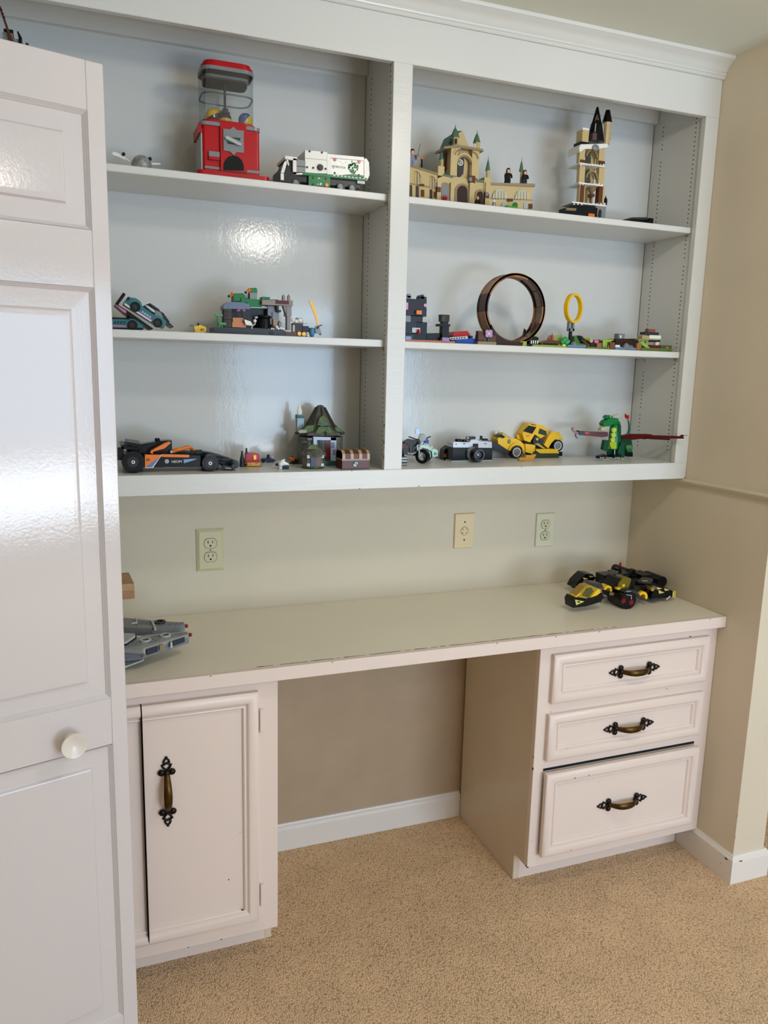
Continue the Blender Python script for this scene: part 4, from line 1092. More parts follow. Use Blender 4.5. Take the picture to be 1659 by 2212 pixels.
t.p('stone_cap', pl(92, 104, 132), G([(255, 380), (258, 355), (300, 310), (480, 312), (590, 340), (590, 402), (258, 396)], Yf + .006, Yf + .06)); t.p('stone_studs', pl(92, 104, 132), ST(310, 590, 325, 6, Yf + .008, 2), stuff=True)
t.p('grass_block', GREEN, B(388, 205, 524, 300, Yf + .022, Yf + .06)); t.p('grass_block', GREEN, G([(478, 262), (745, 280), (745, 375), (600, 372), (590, 340), (478, 312)], Yf + .018, Yf + .06)); t.p('grass_block', GREEN, B(602, 135, 685, 192, Yf + .026, Yf + .055)); t.p('grass_block', GREEN, B(748, 245, 848, 275, Yf + .020, Yf + .05))
t.p('grass_studs', GREEN, ST(400, 515, 206, 3, Yf + .024, 2), ST(600, 745, 284, 3, Yf + .02, 2), ST(610, 680, 137, 2, Yf + .028, 2), stuff=True)
t.p('grey_brick', GREY, B(590, 192, 683, 275, Yf + .024, Yf + .055)); t.p('grey_brick', pl(120, 112, 104), B(525, 222, 590, 262, Yf + .03, Yf + .055))
t.p('beam', pl(132, 118, 104), G([(748, 280), (1142, 290), (1142, 362), (748, 345)], Yf + .004, Yf + .05)); t.p('beam_plate', DRED, B(925, 292, 1092, 336, Yf + .002, Yf + .01)); t.p('beam_studs', pl(132, 118, 104), ST(860, 960, 284, 4, Yf + .008, 2), stuff=True)
t.p('ledge', pl(150, 164, 154), G([(585, 372), (810, 378), (810, 392), (585, 386)], Yf + .012, Yf + .05))
t.p('rock_pillar', pl(112, 116, 124), B(820, 365, 965, 600, Yf + .02, Yf + .06), B(880, 440, 965, 640, Yf + .016, Yf + .05)); t.p('rock_pillar', pl(128, 118, 110), B(1062, 362, 1125, 490, Yf + .008, Yf + .04), B(1068, 490, 1112, 665, Yf + .010, Yf + .03))
t.p('stalactite', pl(128, 118, 110), G([(1020, 360), (1065, 360), (1065, 480), (1045, 440)], Yf + .01, Yf + .03)); t.p('stalactite', BLACK, G([(930, 350), (1000, 350), (990, 440), (955, 445), (935, 410)], Yf + .008, Yf + .03)); t.p('ghost_face', LGREY, G([(962, 362), (1000, 362), (996, 415), (962, 410)], Yf + .006, Yf + .009))
for x in (1020, 1088): t.p('post', pl(140, 130, 120), L(x, [(300, 22), (240, 22), (220, 8), (212, 1)], Yf + .02, 6))
t.p('crate', pl(196, 116, 44), B(372, 512, 505, 572, Yf + .010, Yf + .03)); t.p('crate', pl(196, 116, 44), B(365, 572, 542, 636, Yf + .006, Yf + .03))
t.p('cauldron', BLACK, L(765, [(645, 92), (610, 96), (530, 86), (512, 104), (490, 104), (478, 60)], Yf + .022, 16)); 
t.p('plank', pl(150, 118, 84), B(890, 535, 950, 620, Yf + .012, Yf + .02)); t.p('grey_stone', GREY, L(972, [(650, 26), (580, 24), (552, 6)], Yf + .01, 6))
t.p('black_crate', BLACK, B(1265, 618, 1347, 705, Yf + .004, Yf + .03)); t.p('bone_pile', WHT, *[O(x, y, r, Yf + .014) for x, y, r in ((1140, 540, 26), (1180, 560, 30), (1230, 545, 34), (1280, 570, 24), (1315, 580, 14), (1200, 590, 22))]); t.p('pile_support', DBROWN, B(1150, 580, 1270, 705, Yf + .006, Yf + .03)); t.p('pile_lid', DTAN, B(1190, 512, 1260, 532, Yf + .010, Yf + .02)); t.p('white_post', pl(200, 196, 186), L(1150, [(690, 18), (620, 18), (600, 10)], Yf + .004, 8))
for x, y in ((365, 208), (580, 160)):
    st_ = t.p('flower_stem', DGREEN, T([(x - 5, y + 100, Yf + .03), (x, y + 20, Yf + .028)], .0014), O(x - 42, y + 28, 18, Yf + .028)); t.p('flower', ORG, *[O(x + 18 * math.cos(a), y + 18 * math.sin(a), 14, Yf + .026) for a in (0, 1.57, 3.14, 4.71)], O(x, y, 14, Yf + .025), under=st_)
t.p('bamboo', pl(50, 150, 80), T([(180, 630, Yf + .012), (180, 480, Yf + .012)], .0022), B(148, 465, 245, 490, Yf + .008, Yf + .018), B(195, 575, 290, 600, Yf + .004, Yf + .016), L(235, [(680, 18), (600, 14)], Yf + .008, 8))
t.p('pink_blossom', PINK, *[O(480 + 38 * math.cos(a), 418 - 24 * abs(math.sin(a)), 22, Yf + .012, (1, .5, .6)) for a in (0, .8, 1.57, 2.3, 3.14)]); t.p('blossom_stem', DGREEN, T([(500, 520, Yf + .012), (482, 440, Yf + .012)], .0016))
t.done()
t = Toy('skeleton_horse', 'pale grey jointed animal figure before the black cauldron', 'toy animal')
t.p('head', WHT, G([(520, 520), (600, 545), (620, 600), (540, 590)], .05, .058)); t.p('skull', WHT, O(655, 540, 24, .052)); t.p('bones', LGREY, T([(600, 560, .054), (630, 600, .054), (660, 570, .054)], .0026), T([(620, 600, .054), (615, 640, .054)], .002), T([(655, 500, .052), (690, 490, .052)], .003)); t.done(drop=A(620, 655, .055)[1])
t = Toy('bone_skulls', 'heap of small white skull pieces at the front of the cave scene', 'toy piece')
t.p('skulls', WHT, *[O(x, y, r, .053) for x, y, r in ((935, 628, 20), (990, 645, 20), (1022, 655, 20), (955, 650, 18), (870, 652, 12), (895, 656, 12))], stuff=True); t.done()
t = Toy('sword_knight', 'grey and blue figure raising a long golden sword at the end of the cave scene', 'toy figure')
t.p('barrel', pl(66, 128, 156), L(1385, [('F', 22), (705, 40), (650, 40), (640, 30)], .062, 12), smooth=True); t.p('torso', GREY, G([(1440, 640), (1490, 640), (1500, 715), (1440, 710), (1425, 680)], .055, .066)); t.p('leg', GREY, T([(1490, 690, .06), (1495, 'F' if False else 735, .06)], .003)); t.p('arm', DGREY, T([(1450, 650, .056), (1475, 618, .054)], .0026)); t.p('sword_guard', GREY, T([(1425, 632, .054), (1515, 605, .054)], .002)); t.p('sword_blade', GOLD, G([(1348, 296), (1385, 300), (1440, 430), (1475, 600), (1458, 612), (1410, 450)], .053, .056)); t.done(drop=Z0)

# ============================================================ middle shelf, right bay
Z0 = 1.5651
crop(860, 560, 4.879)
Yf, Yb = .055, .120
t = Toy('black_fortress', 'black brick fortress tower with pink and orange details beside the centre stile', 'toy fortress')
t.p('base_plate', pl(196, 110, 60), B(60, 855, 600, 'F', Yf - .008, Yb)); t.p('base_studs', pl(196, 110, 60), ST(150, 470, 857, 10, Yf - .006), stuff=True)
for (x0, y0, x1, y1, m) in ((90, 420, 300, 512, pl(38, 42, 48)), (90, 512, 300, 600, pl(34, 38, 46)), (60, 595, 132, 665, GREY), (132, 592, 260, 665, pl(36, 42, 50)), (60, 662, 192, 720, pl(32, 40, 56)), (192, 662, 304, 785, pl(24, 26, 32)), (60, 720, 145, 790, pl(30, 36, 46)), (60, 785, 160, 850, pl(40, 48, 66)), (160, 785, 300, 855, BLACK)): t.p('tower_block', m, B(x0, y0, x1, y1, Yf, Yf + .05))
t.p('window_gap', pl(190, 188, 182), B(148, 722, 232, 775, Yf - .0006, Yf + .002)); t.p('merlon', GREY, B(92, 385, 138, 420, Yf + .004, Yf + .03), C(115, 385, 23, Yf + .004, Yf + .03, 14)); t.p('merlon', DGREY, B(230, 395, 300, 425, Yf + .004, Yf + .03), C(256, 395, 24, Yf + .004, Yf + .03, 14))
t.p('pink_banner', pl(206, 150, 206), B(84, 455, 106, 530, Yf - .002, Yf + .004)); t.p('pink_round', pl(206, 150, 206), C(287, 485, 18, Yf - .003, Yf + .003, 14)); t.p('red_trim', DRED, B(100, 495, 150, 512, Yf - .001, Yf + .002), B(200, 495, 270, 510, Yf - .001, Yf + .002))
t.p('orange_chest', ORG, B(195, 540, 250, 580, Yf - .010, Yf)); t.p('wall', BLACK, B(305, 785, 470, 857, Yf + .01, Yf + .05)); t.p('wall_studs', BLACK, ST(310, 465, 786, 6, Yf + .012, 3), stuff=True)
t.p('red_figure', RED, L(215, [(785, 16), (750, 14), (735, 4)], Yf - .006, 8)); t.p('blue_tile', pl(120, 150, 200), B(80, 812, 138, 850, Yf - .006, Yf))
t.p('lamp_post', BLACK, B(466, 705, 535, 850, Yf, Yf + .02), B(440, 682, 550, 706, Yf - .004, Yf + .024), B(468, 655, 530, 684, Yf + .002, Yf + .018)); t.p('lantern', SMOKE, B(462, 588, 540, 655, Yf, Yf + .02)); t.p('lantern_frame', DGREY, *[B(x, 588, x + 9, 655, Yf - .0005, Yf + .0205) for x in (460, 497, 533)], B(458, 584, 542, 596, Yf - .001, Yf + .021)); t.p('purple_block', pl(150, 120, 176), B(466, 825, 540, 868, Yf - .010, Yf))
t.done()
t = Toy('speed_boat', 'blue toy vehicle with a red top and white beam left of the brown loop', 'toy vehicle')
t.p('hull', BLUE, G([(560, 840), (700, 828), (832, 838), (835, 'F'), (600, 'F')], Yf - .004, Yf + .045)); t.p('red_top', pl(178, 28, 30), G([(578, 800), (600, 762), (730, 755), (758, 790), (758, 812), (580, 822)], Yf + .008, Yf + .045)); t.p('beam', LGREY, G([(548, 822), (730, 810), (738, 828), (728, 840), (555, 848), (545, 838)], Yf - .008, Yf - .003)); t.p('beam_holes', BLACK, *[C(565 + 27 * k, 835 - 1.6 * k, 8, Yf - .0086, Yf - .007, 8) for k in range(6)], stuff=True); t.p('pin', NAVY, C(775, 820, 16, Yf - .006, Yf + .01, 10)); t.p('shadow_panel', NAVY, G([(555, 850), (610, 845), (620, 'F'), (580, 'F')], Yf - .005, Yf)); t.done()

# --- brown loop track
t = Toy('loop_track', 'large brown brick loop standing upright on the middle right shelf', 'toy track')
c0 = at(fx(1237), fy(525), .058)
LR = 0.0965; LY0, LY1 = .058, .106
cx_, cz_ = c0[0], Z0 + LR + .006
cols = [pl(110, 72, 40), pl(54, 30, 26)]
order = [0, 0, 1, 0, 0, 1, 0, 0, 1, 1, 0, 1]
for k in range(12):
    a0 = 2 * math.pi * k / 12 + .12; a1 = a0 + 2 * math.pi / 12
    m = pl(150, 102, 56) if k in (2, 4, 6, 11) else (pl(66, 38, 32) if k in (1, 5, 10, 0) else pl(114, 74, 44))
    s_ = t.p('loop_segment', m, S_ring((cx_, 0, cz_), LR - .005, LR, LY0, LY1, 'y', 6, a0, a1), S_ring((cx_, 0, cz_), LR - .009, LR + .0015, LY0, LY0 + .006, 'y', 6, a0, a1), S_ring((cx_, 0, cz_), LR - .009, LR + .0015, LY1 - .006, LY1, 'y', 6, a0, a1), smooth=True)
    t.p('tread', pl(120, 104, 94), S_ring((cx_, 0, cz_), LR - .0058, LR - .004, LY0 + .012, LY1 - .012, 'y', 6, a0 + .02, a1 - .02), under=s_)
t.p('ramp', DBROWN, G([(985, 690), (1040, 790), (1150, 860), (1320, 875), (1320, 'F'), (1040, 'F')], LY0 - .010, LY0 - .003)); t.p('ramp', DBROWN, G([(1335, 730), (1380, 800), (1350, 880), (1230, 875), (1310, 830)], LY1 + .001, LY1 + .006)); t.p('foot', DBROWN, S_box(cx_ - .05, cx_ + .05, LY0, LY1, Z0, Z0 + .007))
t.p('rear_fin', pl(88, 56, 34), S_prism([(cx_ + .06, Z0), (cx_ + .09, Z0), (cx_ + .078, Z0 + .075), (cx_ + .066, Z0 + .055)], 'y', LY0 + .016, LY0 + .022))
t.done()
t = Toy('flower_box', 'brown planter with a purple four-petal flower in front of the loop', 'toy flower')
t.p('planter', pl(88, 62, 44), B(845, 757, 1000, 800, .040, .055), B(845, 800, 1030, 870, .036, .055)); t.p('planter_base', DTAN, B(840, 870, 1035, 'F', .034, .056)); t.p('patch', DRED, B(850, 850, 905, 872, .0352, .04), B(905, 800, 940, 830, .0394, .042)); s_ = t.p('stem', GREEN, T([(945, 870, .033), (950, 820, .032)], .002))
t.p('petals', pl(176, 140, 206), *[O(957 + 24 * math.cos(a), 783 + 24 * math.sin(a), 25, .031, (1, .35, 1)) for a in (.78, 2.35, 3.93, 5.5)], smooth=True, under=s_); t.p('flower_centre', pl(226, 214, 120), O(957, 783, 14, .029, (1, .5, 1)), under=s_); t.done(drop=Z0)
t = Toy('grass_crate', 'black and white crate with a lime lid right of the loop', 'toy crate'); t.p('box', BLACK, B(1385, 820, 1480, 'F', .060, .085)); t.p('lid', LIME, B(1398, 785, 1470, 812, .062, .085), B(1290, 865, 1355, 'F', .050, .066)); t.p('slat', WHT, *[B(1400 + 22 * k, 855, 1410 + 22 * k, 890, .0592, .062) for k in range(4)]); t.done()

# --- hill scenes with the golden ring
crop(1150, 600, 4.74)
Yf = .050
t = Toy('golden_ring_stand', 'golden ring held up by a grey fork on a black post', 'toy ring')
RR = .0425
P_ = at(fx(420), fy(312), .075)
M = Matrix.Translation((P_[0], .075, P_[2])) @ Matrix.Rotation(math.radians(24), 4, 'Z')
t.p('ring', YEL, S_turn(S_ring((0, 0, 0), RR - .0065, RR, -.006, .006, 'y', 36), M), smooth=True); t.p('fork', GREY, B(374, 448, 392, 545, .070, .080), B(415, 448, 432, 545, .070, .080), B(374, 520, 432, 548, .070, .080)); t.p('post', BLACK, B(388, 540, 410, 'F', .072, .080)); t.p('water_plate', pl(96, 140, 170), B(365, 690, 550, 'F', .052, .095)); t.p('rock', GREY, L(420, [('F', 40), (680, 34), (655, 14)], .062, 6)); t.done(drop=Z0)
t = Toy('hill_scene', 'lime hill scene with a brown ramp and a green bush beside the golden ring', 'toy scene')
t.p('base_plate', LIME, B(5, 690, 360, 'F', Yf, Yf + .06)); t.p('base_studs', LIME, ST(15, 350, 690, 12, Yf + .002), stuff=True); t.p('ramp', BROWN, G([(75, 665), (170, 635), (260, 645), (300, 690), (110, 690)], Yf + .006, Yf + .03)); t.p('slope', pl(140, 156, 82), G([(185, 640), (215, 585), (302, 582), (302, 660), (260, 690)], Yf + .026, Yf + .05)); t.p('bush', pl(48, 150, 80), *[O(x, y, 28, Yf + .012) for x, y in ((305, 660), (335, 630), (360, 655), (320, 640), (345, 668))], smooth=True); t.p('red_bottle', pl(170, 70, 56), L(202, [(645, 20), (600, 16), (585, 6), (568, 6)], Yf + .012, 10), L(165, [(630, 10), (605, 8)], Yf + .014, 8)); t.p('dark_edge', BLACK, B(120, 672, 260, 692, Yf + .002, Yf + .01)); t.p('yellow_tile', pl(236, 226, 150), B(312, 682, 338, 702, Yf - .002, Yf + .004)); t.done()
t = Toy('log_bridge', 'green and brown sloping log pieces right of the golden ring', 'toy scene')
t.p('log', pl(70, 116, 56), G([(430, 600), (470, 588), (520, 600), (500, 680), (432, 680)], Yf + .020, Yf + .05)); t.p('bark', BLACK, G([(470, 600), (500, 592), (560, 680), (520, 690)], Yf + .014, Yf + .03)); t.p('grass', LIME, G([(520, 612), (585, 612), (600, 680), (560, 640)], Yf + .02, Yf + .05)); t.p('plank', BROWN, G([(500, 640), (520, 635), (590, 690), (575, 700)], Yf + .008, Yf + .014)); t.p('foot', pl(96, 110, 60), B(425, 675, 600, 'F', Yf + .012, Yf + .05)); t.done()
t = Toy('green_slope', 'long lime slope with brown crates and a pink gem piece', 'toy scene')
t.p('base_plate', pl(110, 128, 62), B(560, 712, 850, 'F', Yf, Yf + .055)); t.p('dark_block', DBROWN, B(595, 640, 720, 715, Yf + .008, Yf + .03)); t.p('yellow_eye', TAN, C(605, 645, 20, Yf + .003, Yf + .01, 12)); t.p('gem', PINK, O(655, 655, 24, Yf + .006, (1.3, .6, .8))); t.p('crate', pl(150, 100, 60), B(665, 668, 712, 'F', Yf + .002, Yf + .014)); t.p('slope', pl(150, 184, 74), G([(712, 640), (770, 636), (820, 640), (745, 715), (705, 715)], Yf + .012, Yf + .045)); t.p('slope_top', LIME, G([(690, 632), (845, 628), (845, 645), (690, 645)], Yf + .02, Yf + .05)); t.p('crate', pl(120, 78, 52), B(800, 660, 846, 'F', Yf - .002, Yf + .012)); t.p('grass', pl(120, 164, 60), *[L(x, [('F', 7), (700, 4), (690, .5)], Yf - .002, 6) for x in (730, 755, 780)]); t.done()
t = Toy('dark_tunnel', 'dark brown studded tunnel with grey rocks and a grey block on top', 'toy scene')
t.p('tunnel', DBROWN, B(852, 628, 1080, 705, Yf + .010, Yf + .05)); t.p('tunnel_studs', DBROWN, ST(860, 1075, 629, 9, Yf + .012, 3), stuff=True); t.p('grey_block', GREY, B(880, 572, 945, 628, Yf + .020, Yf + .04)); t.p('block_face', WHT, B(898, 590, 912, 618, Yf + .0192, Yf + .022)); t.p('rock', GREY, L(960, [('F', 44), (690, 36), (670, 12)], Yf + .004, 7)); t.p('rock', pl(112, 116, 122), L(1010, [('F', 30), (700, 22), (688, 8)], Yf + .004, 7)); t.p('water_plate', pl(96, 140, 170), B(850, 715, 1065, 'F', Yf - .004, Yf + .05)); t.p('white_tile', WHT, B(850, 688, 896, 716, Yf - .001, Yf + .01)); t.p('crate', pl(156, 108, 66), B(1072, 668, 1120, 'F', Yf, Yf + .014)); t.done()
t = Toy('sandwich_stand', 'layered stand of brown, grey, white and tan slabs at the shelf end', 'toy scene')
t.p('base_plate', pl(100, 120, 60), B(1110, 722, 1430, 'F', Yf, Yf + .05)); t.p('slope', pl(140, 186, 70), G([(1085, 660), (1130, 650), (1215, 722), (1170, 722)], Yf + .004, Yf + .03)); t.p('red_base', pl(100, 30, 36), B(1205, 690, 1312, 725, Yf + .002, Yf + .03)); t.p('white_pillar', WHT, L(1270, [(725, 22), (680, 22), (660, 30), (650, 30)], Yf + .012, 12)); t.p('pillar', pl(170, 164, 120), L(1165, [(722, 18), (640, 18)], Yf + .012, 10)); t.p('black_disc', BLACK, B(1235, 640, 1310, 656, Yf + .002, Yf + .024)); t.p('plate', pl(150, 150, 90), G([(1085, 628), (1340, 628), (1340, 640), (1085, 640)], Yf - .004, Yf + .03)); t.p('tan_brick', pl(176, 160, 116), B(1125, 592, 1200, 628, Yf, Yf + .024)); t.p('white_brick', WHT, B(1200, 590, 1316, 626, Yf, Yf + .024)); t.p('white_studs', WHT, ST(1205, 1312, 592, 4, Yf + .001), stuff=True); t.p('grey_slab', DGREY, B(1152, 557, 1296, 584, Yf + .001, Yf + .024)); t.p('brown_brick', pl(140, 78, 60), B(1190, 525, 1260, 557, Yf + .003, Yf + .02))
t.p('green_block', pl(70, 96, 52), B(1315, 692, 1425, 725, Yf + .002, Yf + .03)); t.p('orange_tile', pl(170, 104, 50), B(1365, 705, 1400, 728, Yf, Yf + .008)); t.done()

# ============================================================ bottom of the left bay
Z0 = 1.2270
crop(240, 880, 5.53)
# --- black and orange racing car
Yf, Yb = .048, .150
t = Toy('formula_car', 'black and orange formula racing car model with white lettering', 'toy race car')
for (x, y, r) in ((265, 655, 100), (1185, 668, 92)):
    X, Z = A(x, y, Yf - .004); r_ = (Z - Z0) / kv(x, y, Yf - .004)
    wheel(t, x, y, r_, Yf - .006, Yf + .026, hub=DGREY, rh=.52); wheel(t, x, y, r_, Yb - .026, Yb + .006, hub=DGREY, rh=.52)
    t.p('wheel_nut', WHT, RG(x, y, 10, 21, Yf - .0075, Yf + .003, 16)); t.p('axle', BLACK, C(x, y, 14, Yf, Yb, 8))
t.p('floor_tray', BLACK, G([(150, 690), (1300, 700), (1300, 716), (150, 710)], Yf + .010, Yb - .010))
t.p('monocoque', BLACK, G([(190, 500), (350, 470), (490, 425), (640, 400), (725, 400), (730, 520), (1000, 530), (1120, 540), (1120, 690), (190, 690)], Yf + .032, Yb - .032))
t.p('side_pod', BLACK, G([(390, 560), (605, 565), (1060, 575), (1080, 640), (1060, 700), (860, 705), (700, 700), (620, 718), (390, 718)], Yf + .006, Yb - .006))
t.p('engine_cover', BLACK, G([(195, 415), (360, 442), (480, 422), (600, 400), (600, 560), (330, 560), (190, 520)], Yf + .036, Yb - .036)); t.p('rear_wing', BLACK, G([(190, 412), (360, 440), (355, 470), (190, 450)], Yf + .004, Yb - .004)); t.p('rear_wing_plate', BLACK, G([(78, 480), (150, 470), (152, 632), (78, 630)], Yf + .002, Yf + .008)); t.p('rear_wing_plate', BLACK, G([(118, 450), (160, 445), (260, 480), (250, 500), (130, 500)], Yf + .002, Yb - .002)); t.p('diffuser', BLACK, B(100, 560, 200, 625, Yf + .01, Yb - .01))
t.p('airbox', BLACK, B(648, 395, 726, 470, Yf + .040, Yb - .040)); t.p('camera_pod', BLACK, L(552, [(420, 12), (405, 14), (400, 30), (372, 30), (366, 20)], (Yf + Yb) / 2, 10))
t.p('halo_panel', ORG, G([(468, 545), (475, 520), (640, 430), (705, 413), (715, 425), (640, 490), (500, 530), (500, 556)], Yf + .010, Yf + .036)); t.p('cockpit_hoop', ORG, T([(735, 532, Yf + .03), (790, 510, Yf + .03), (920, 480, Yf + .035), (955, 486, Yf + .045), (990, 530, Yf + .05)], .0042)); t.p('hoop_joint', LGREY, C(722, 532, 16, Yf + .02, Yf + .035, 10)); t.p('cockpit_hoop', ORG, T([(740, 515, Yb - .03), (920, 470, Yb - .035), (985, 515, Yb - .05)], .004))
t.p('orange_strip', ORG, G([(605, 560), (935, 568), (930, 598), (605, 592)], Yf + .004, Yf + .012)); t.p('number_panel', ORG, G([(405, 563), (605, 566), (500, 720), (405, 720)], Yf + .003, Yf + .008)); t.p('panel_edge', WHT, G([(600, 566), (608, 567), (500, 724), (405, 724), (405, 718), (494, 716)], Yf + .0026, Yf + .007)); t.p('blue_flash', pl(70, 128, 190), G([(588, 592), (482, 714), (416, 714), (500, 650)], Yf + .0024, Yf + .004)); t.p('blue_flash', pl(120, 160, 190), G([(865, 622), (1030, 612), (985, 632), (872, 668)], Yf + .0054, Yf + .007))
X, Z = A(441, 628, Yf)
t.p('lettering', BLACK, text_shape('60', .0085, X, Yf + .0026, Z), label='number 60 on the orange panel')
X, Z = A(786, 652, Yf)
t.p('lettering', WHT, text_shape('NEOM', .0088, X, Yf + .0052, Z), label='NEOM in white capitals')
X, Z = A(482, 468, Yf)
t.p('lettering', LGREY, text_shape('NEOM', .0045, X, Yf + .0355, Z), label='small NEOM on the engine cover')
t.p('flower_logo', LGREY, *[O(666 + 16 * math.cos(a), 645 + 16 * math.sin(a), 11, Yf + .0055, (1, .12, 1), 10) for a in (0, 1.05, 2.1, 3.14, 4.19, 5.24)])
t.p('nose', BLACK, G([(985, 528), (1060, 520), (1220, 545), (1400, 600), (1520, 648), (1520, 690), (1400, 690), (1200, 680), (1000, 690)], Yf + .034, Yb - .034)); t.p('front_wing', BLACK, G([(1330, 690), (1450, 712), (1518, 700), (1520, 722), (1450, 735), (1345, 722)], Yf - .002, Yb + .002)); t.p('wing_plate', BLACK, G([(1440, 690), (1525, 660), (1525, 700), (1455, 750), (1440, 750)], Yf - .004, Yf + .004)); t.p('wing_trim', LGREY, G([(1365, 722), (1450, 728), (1450, 736), (1365, 731)], Yf - .003, Yf)); t.p('suspension', DGREY, T([(1300, 620, Yf + .01), (1400, 600, Yf + .04)], .0018), T([(1290, 660, Yf + .01), (1390, 640, Yf + .04)], .0018), T([(330, 520, Yf + .02), (430, 500, Yf + .04)], .002)); t.p('bargeboard', DGREY, T([(150, 475, Yf + .012), (255, 495, Yf + .012)], .002)); t.p('mirror', BLACK, B(1010, 508, 1085, 545, Yf + .02, Yf + .03))
t.done()

# --- coin chest with cones, gadgets, hut
crop(500, 850, 4.879)
def base_at(x, y): return float(atz(fx(x), fy(y), Z0)[1])
Y = base_at(200, 775)
t = Toy('treasure_chest', 'small red treasure chest on a pile of gold coins with two grey cones', 'toy chest')
t.p('base_plate', DBROWN, L(200, [('F', 122), (762, 122)], Y + .028, 14, sy=.45)); t.p('cone', DGREY, L(112, [(770, 30), (700, 25), (640, 12), (603, 9)], Y + .012, 12), smooth=True); t.p('cone', DGREY, L(158, [(770, 30), (690, 22), (610, 11), (575, 9)], Y + .034, 12), smooth=True)
c_ = t.p('chest', RED, B(158, 655, 300, 728, Y + .008, Y + .032)); t.p('chest_lid', RED, G([(158, 658), (160, 640), (180, 630), (275, 630), (296, 640), (300, 658)], Y + .006, Y + .034), under=c_); t.p('clasp', GOLD, B(232, 650, 262, 698, Y + .004, Y + .008), under=c_)
random.seed(5)
t.p('coins', GOLD, *[L(random.uniform(145, 320), [(y_, 12), (y_ - 6, 12)], Y + random.uniform(.004, .03), 8) for y_ in [random.uniform(735, 768) for _ in range(34)]], B(165, 728, 300, 765, Y + .008, Y + .035), stuff=True); t.done()
Y = base_at(400, 728)
t = Toy('navy_gadget', 'small navy and black gadget piece right of the red treasure chest', 'toy vehicle')
t.p('body', NAVY, G([(360, 690), (380, 680), (440, 690), (468, 705), (440, 'F'), (380, 'F')], Y, Y + .014)); t.p('wheel', BLACK, C(338, 708, 22, Y - .004, Y + .012, 14)); t.p('head', NAVY, O(388, 655, 15, Y + .006), O(388, 680, 20, Y + .006)); t.p('tan_piece', pl(200, 182, 170), G([(418, 660), (440, 650), (450, 670), (425, 690)], Y, Y + .008)); t.done(drop=Z0)
Y = base_at(540, 795)
t = Toy('white_critter', 'small white toy creature with a black snout in front of the hut', 'toy animal')
t.p('body', WHT, G([(500, 720), (560, 715), (605, 740), (600, 770), (520, 775), (490, 750)], Y, Y + .02)); t.p('head', WHT, O(520, 745, 28, Y - .002), smooth=True); t.p('ear', WHT, T([(520, 720, Y), (560, 698, Y + .004)], .003)); t.p('paw', WHT, B(505, 770, 535, 'F', Y - .004, Y + .006)); t.p('paw', WHT, B(560, 770, 590, 'F', Y + .002, Y + .016)); t.p('snout', BLACK, B(540, 757, 606, 797, Y - .006, Y + .006)); t.p('black_ear', BLACK, O(478, 750, 16, Y + .002)); t.done(drop=Z0)

stone = mat('mossy_slate', (88, 86, 76), .6, vary=.35, vscale=70); moss = mat('moss_tiles', (84, 106, 62), .6, vary=.3, vscale=90); wallst = mat('hut_stone', (112, 112, 104), .55, vary=.3, vscale=60)
Y = base_at(1000, 760)
t = Toy('stone_hut', 'eight-sided stone hut with a mossy pointed roof and chimney', 'toy hut')
YC_ = Y + .062
t.p('base_plate', pl(60, 110, 60), L(935, [('F', 262), (735, 262)], YC_, 8, sy=.8)); t.p('hut_wall', wallst, L(935, [(740, 246), (450, 246)], YC_, 8, sy=.8))
k_ = kv(935, 500, YC_)
t.p('roof', stone, L(935, [(430, 268), (405, 258), (335, 150), (150, 46), (128, 36), (122, 18)], YC_, 8, sy=.8))
for a in range(8):
    th = math.pi * a / 4
    X0 = A(935, 300, YC_)[0]
    P = []
    for (yy, r) in ((425, 268), (335, 152), (150, 48)):
        P.append((X0 + r * k_ * math.cos(th), YC_ + r * k_ * math.sin(th) * .8, A(935, yy, YC_)[1] + .001))
    t.p('roof_ridge', pl(60, 58, 52), S_tube(P, .0026, 6))
def roofpatch(x0, x1, y0, y1, mm, name):
    t.p(name, mm, G([(x0, y1), (x0 + (x1 - x0) * .2, y0), (x1 - (x1 - x0) * .2, y0), (x1, y1), ((x0 + x1) / 2 + 12, y1 + 14)], YC_ - 250 * k_ * .74, YC_ - 150 * k_ * .6))
roofpatch(885, 1070, 352, 415, moss, 'moss_patch')
t.p('moss_patch', moss, G([(905, 335), (930, 258), (965, 232), (1000, 270), (1030, 340)], YC_ - 165 * k_ * .8, YC_ - 60 * k_))
t.p('moss_patch', moss, G([(735, 400), (800, 345), (870, 335), (860, 395), (780, 420)], YC_ - 215 * k_ * .74, YC_ - 120 * k_ * .5)); t.p('moss_patch', moss, G([(1085, 365), (1120, 350), (1180, 410), (1110, 400)], YC_ - 200 * k_ * .74, YC_ - 100 * k_ * .4)); t.p('dormer', DGREEN, B(935, 320, 992, 348, YC_ - 172 * k_ * .8, YC_ - 60 * k_))
t.p('roof_tiles', DTAN, G([(700, 398), (740, 380), (800, 390), (780, 415), (720, 418)], YC_ - 222 * k_ * .74, YC_ - 150 * k_ * .5))
yf = YC_ - 246 * k_ * .8 * .93
t.p('door_frame', pl(170, 182, 206), G([(865, 455), (1105, 462), (1105, 495), (900, 490), (900, 540), (865, 535)], yf - .004, yf + .006), B(1046, 462, 1105, 715, yf - .004, yf + .006), label='pale blue-grey stone door surround'); t.p('doorway', BLACK, B(925, 492, 1046, 715, yf - .001, yf + .004)); t.p('door', pl(96, 40, 34), B(988, 500, 1044, 708, yf - .0055, yf + .002)); t.p('step', pl(66, 110, 108), B(965, 712, 1105, 762, yf - .016, yf))
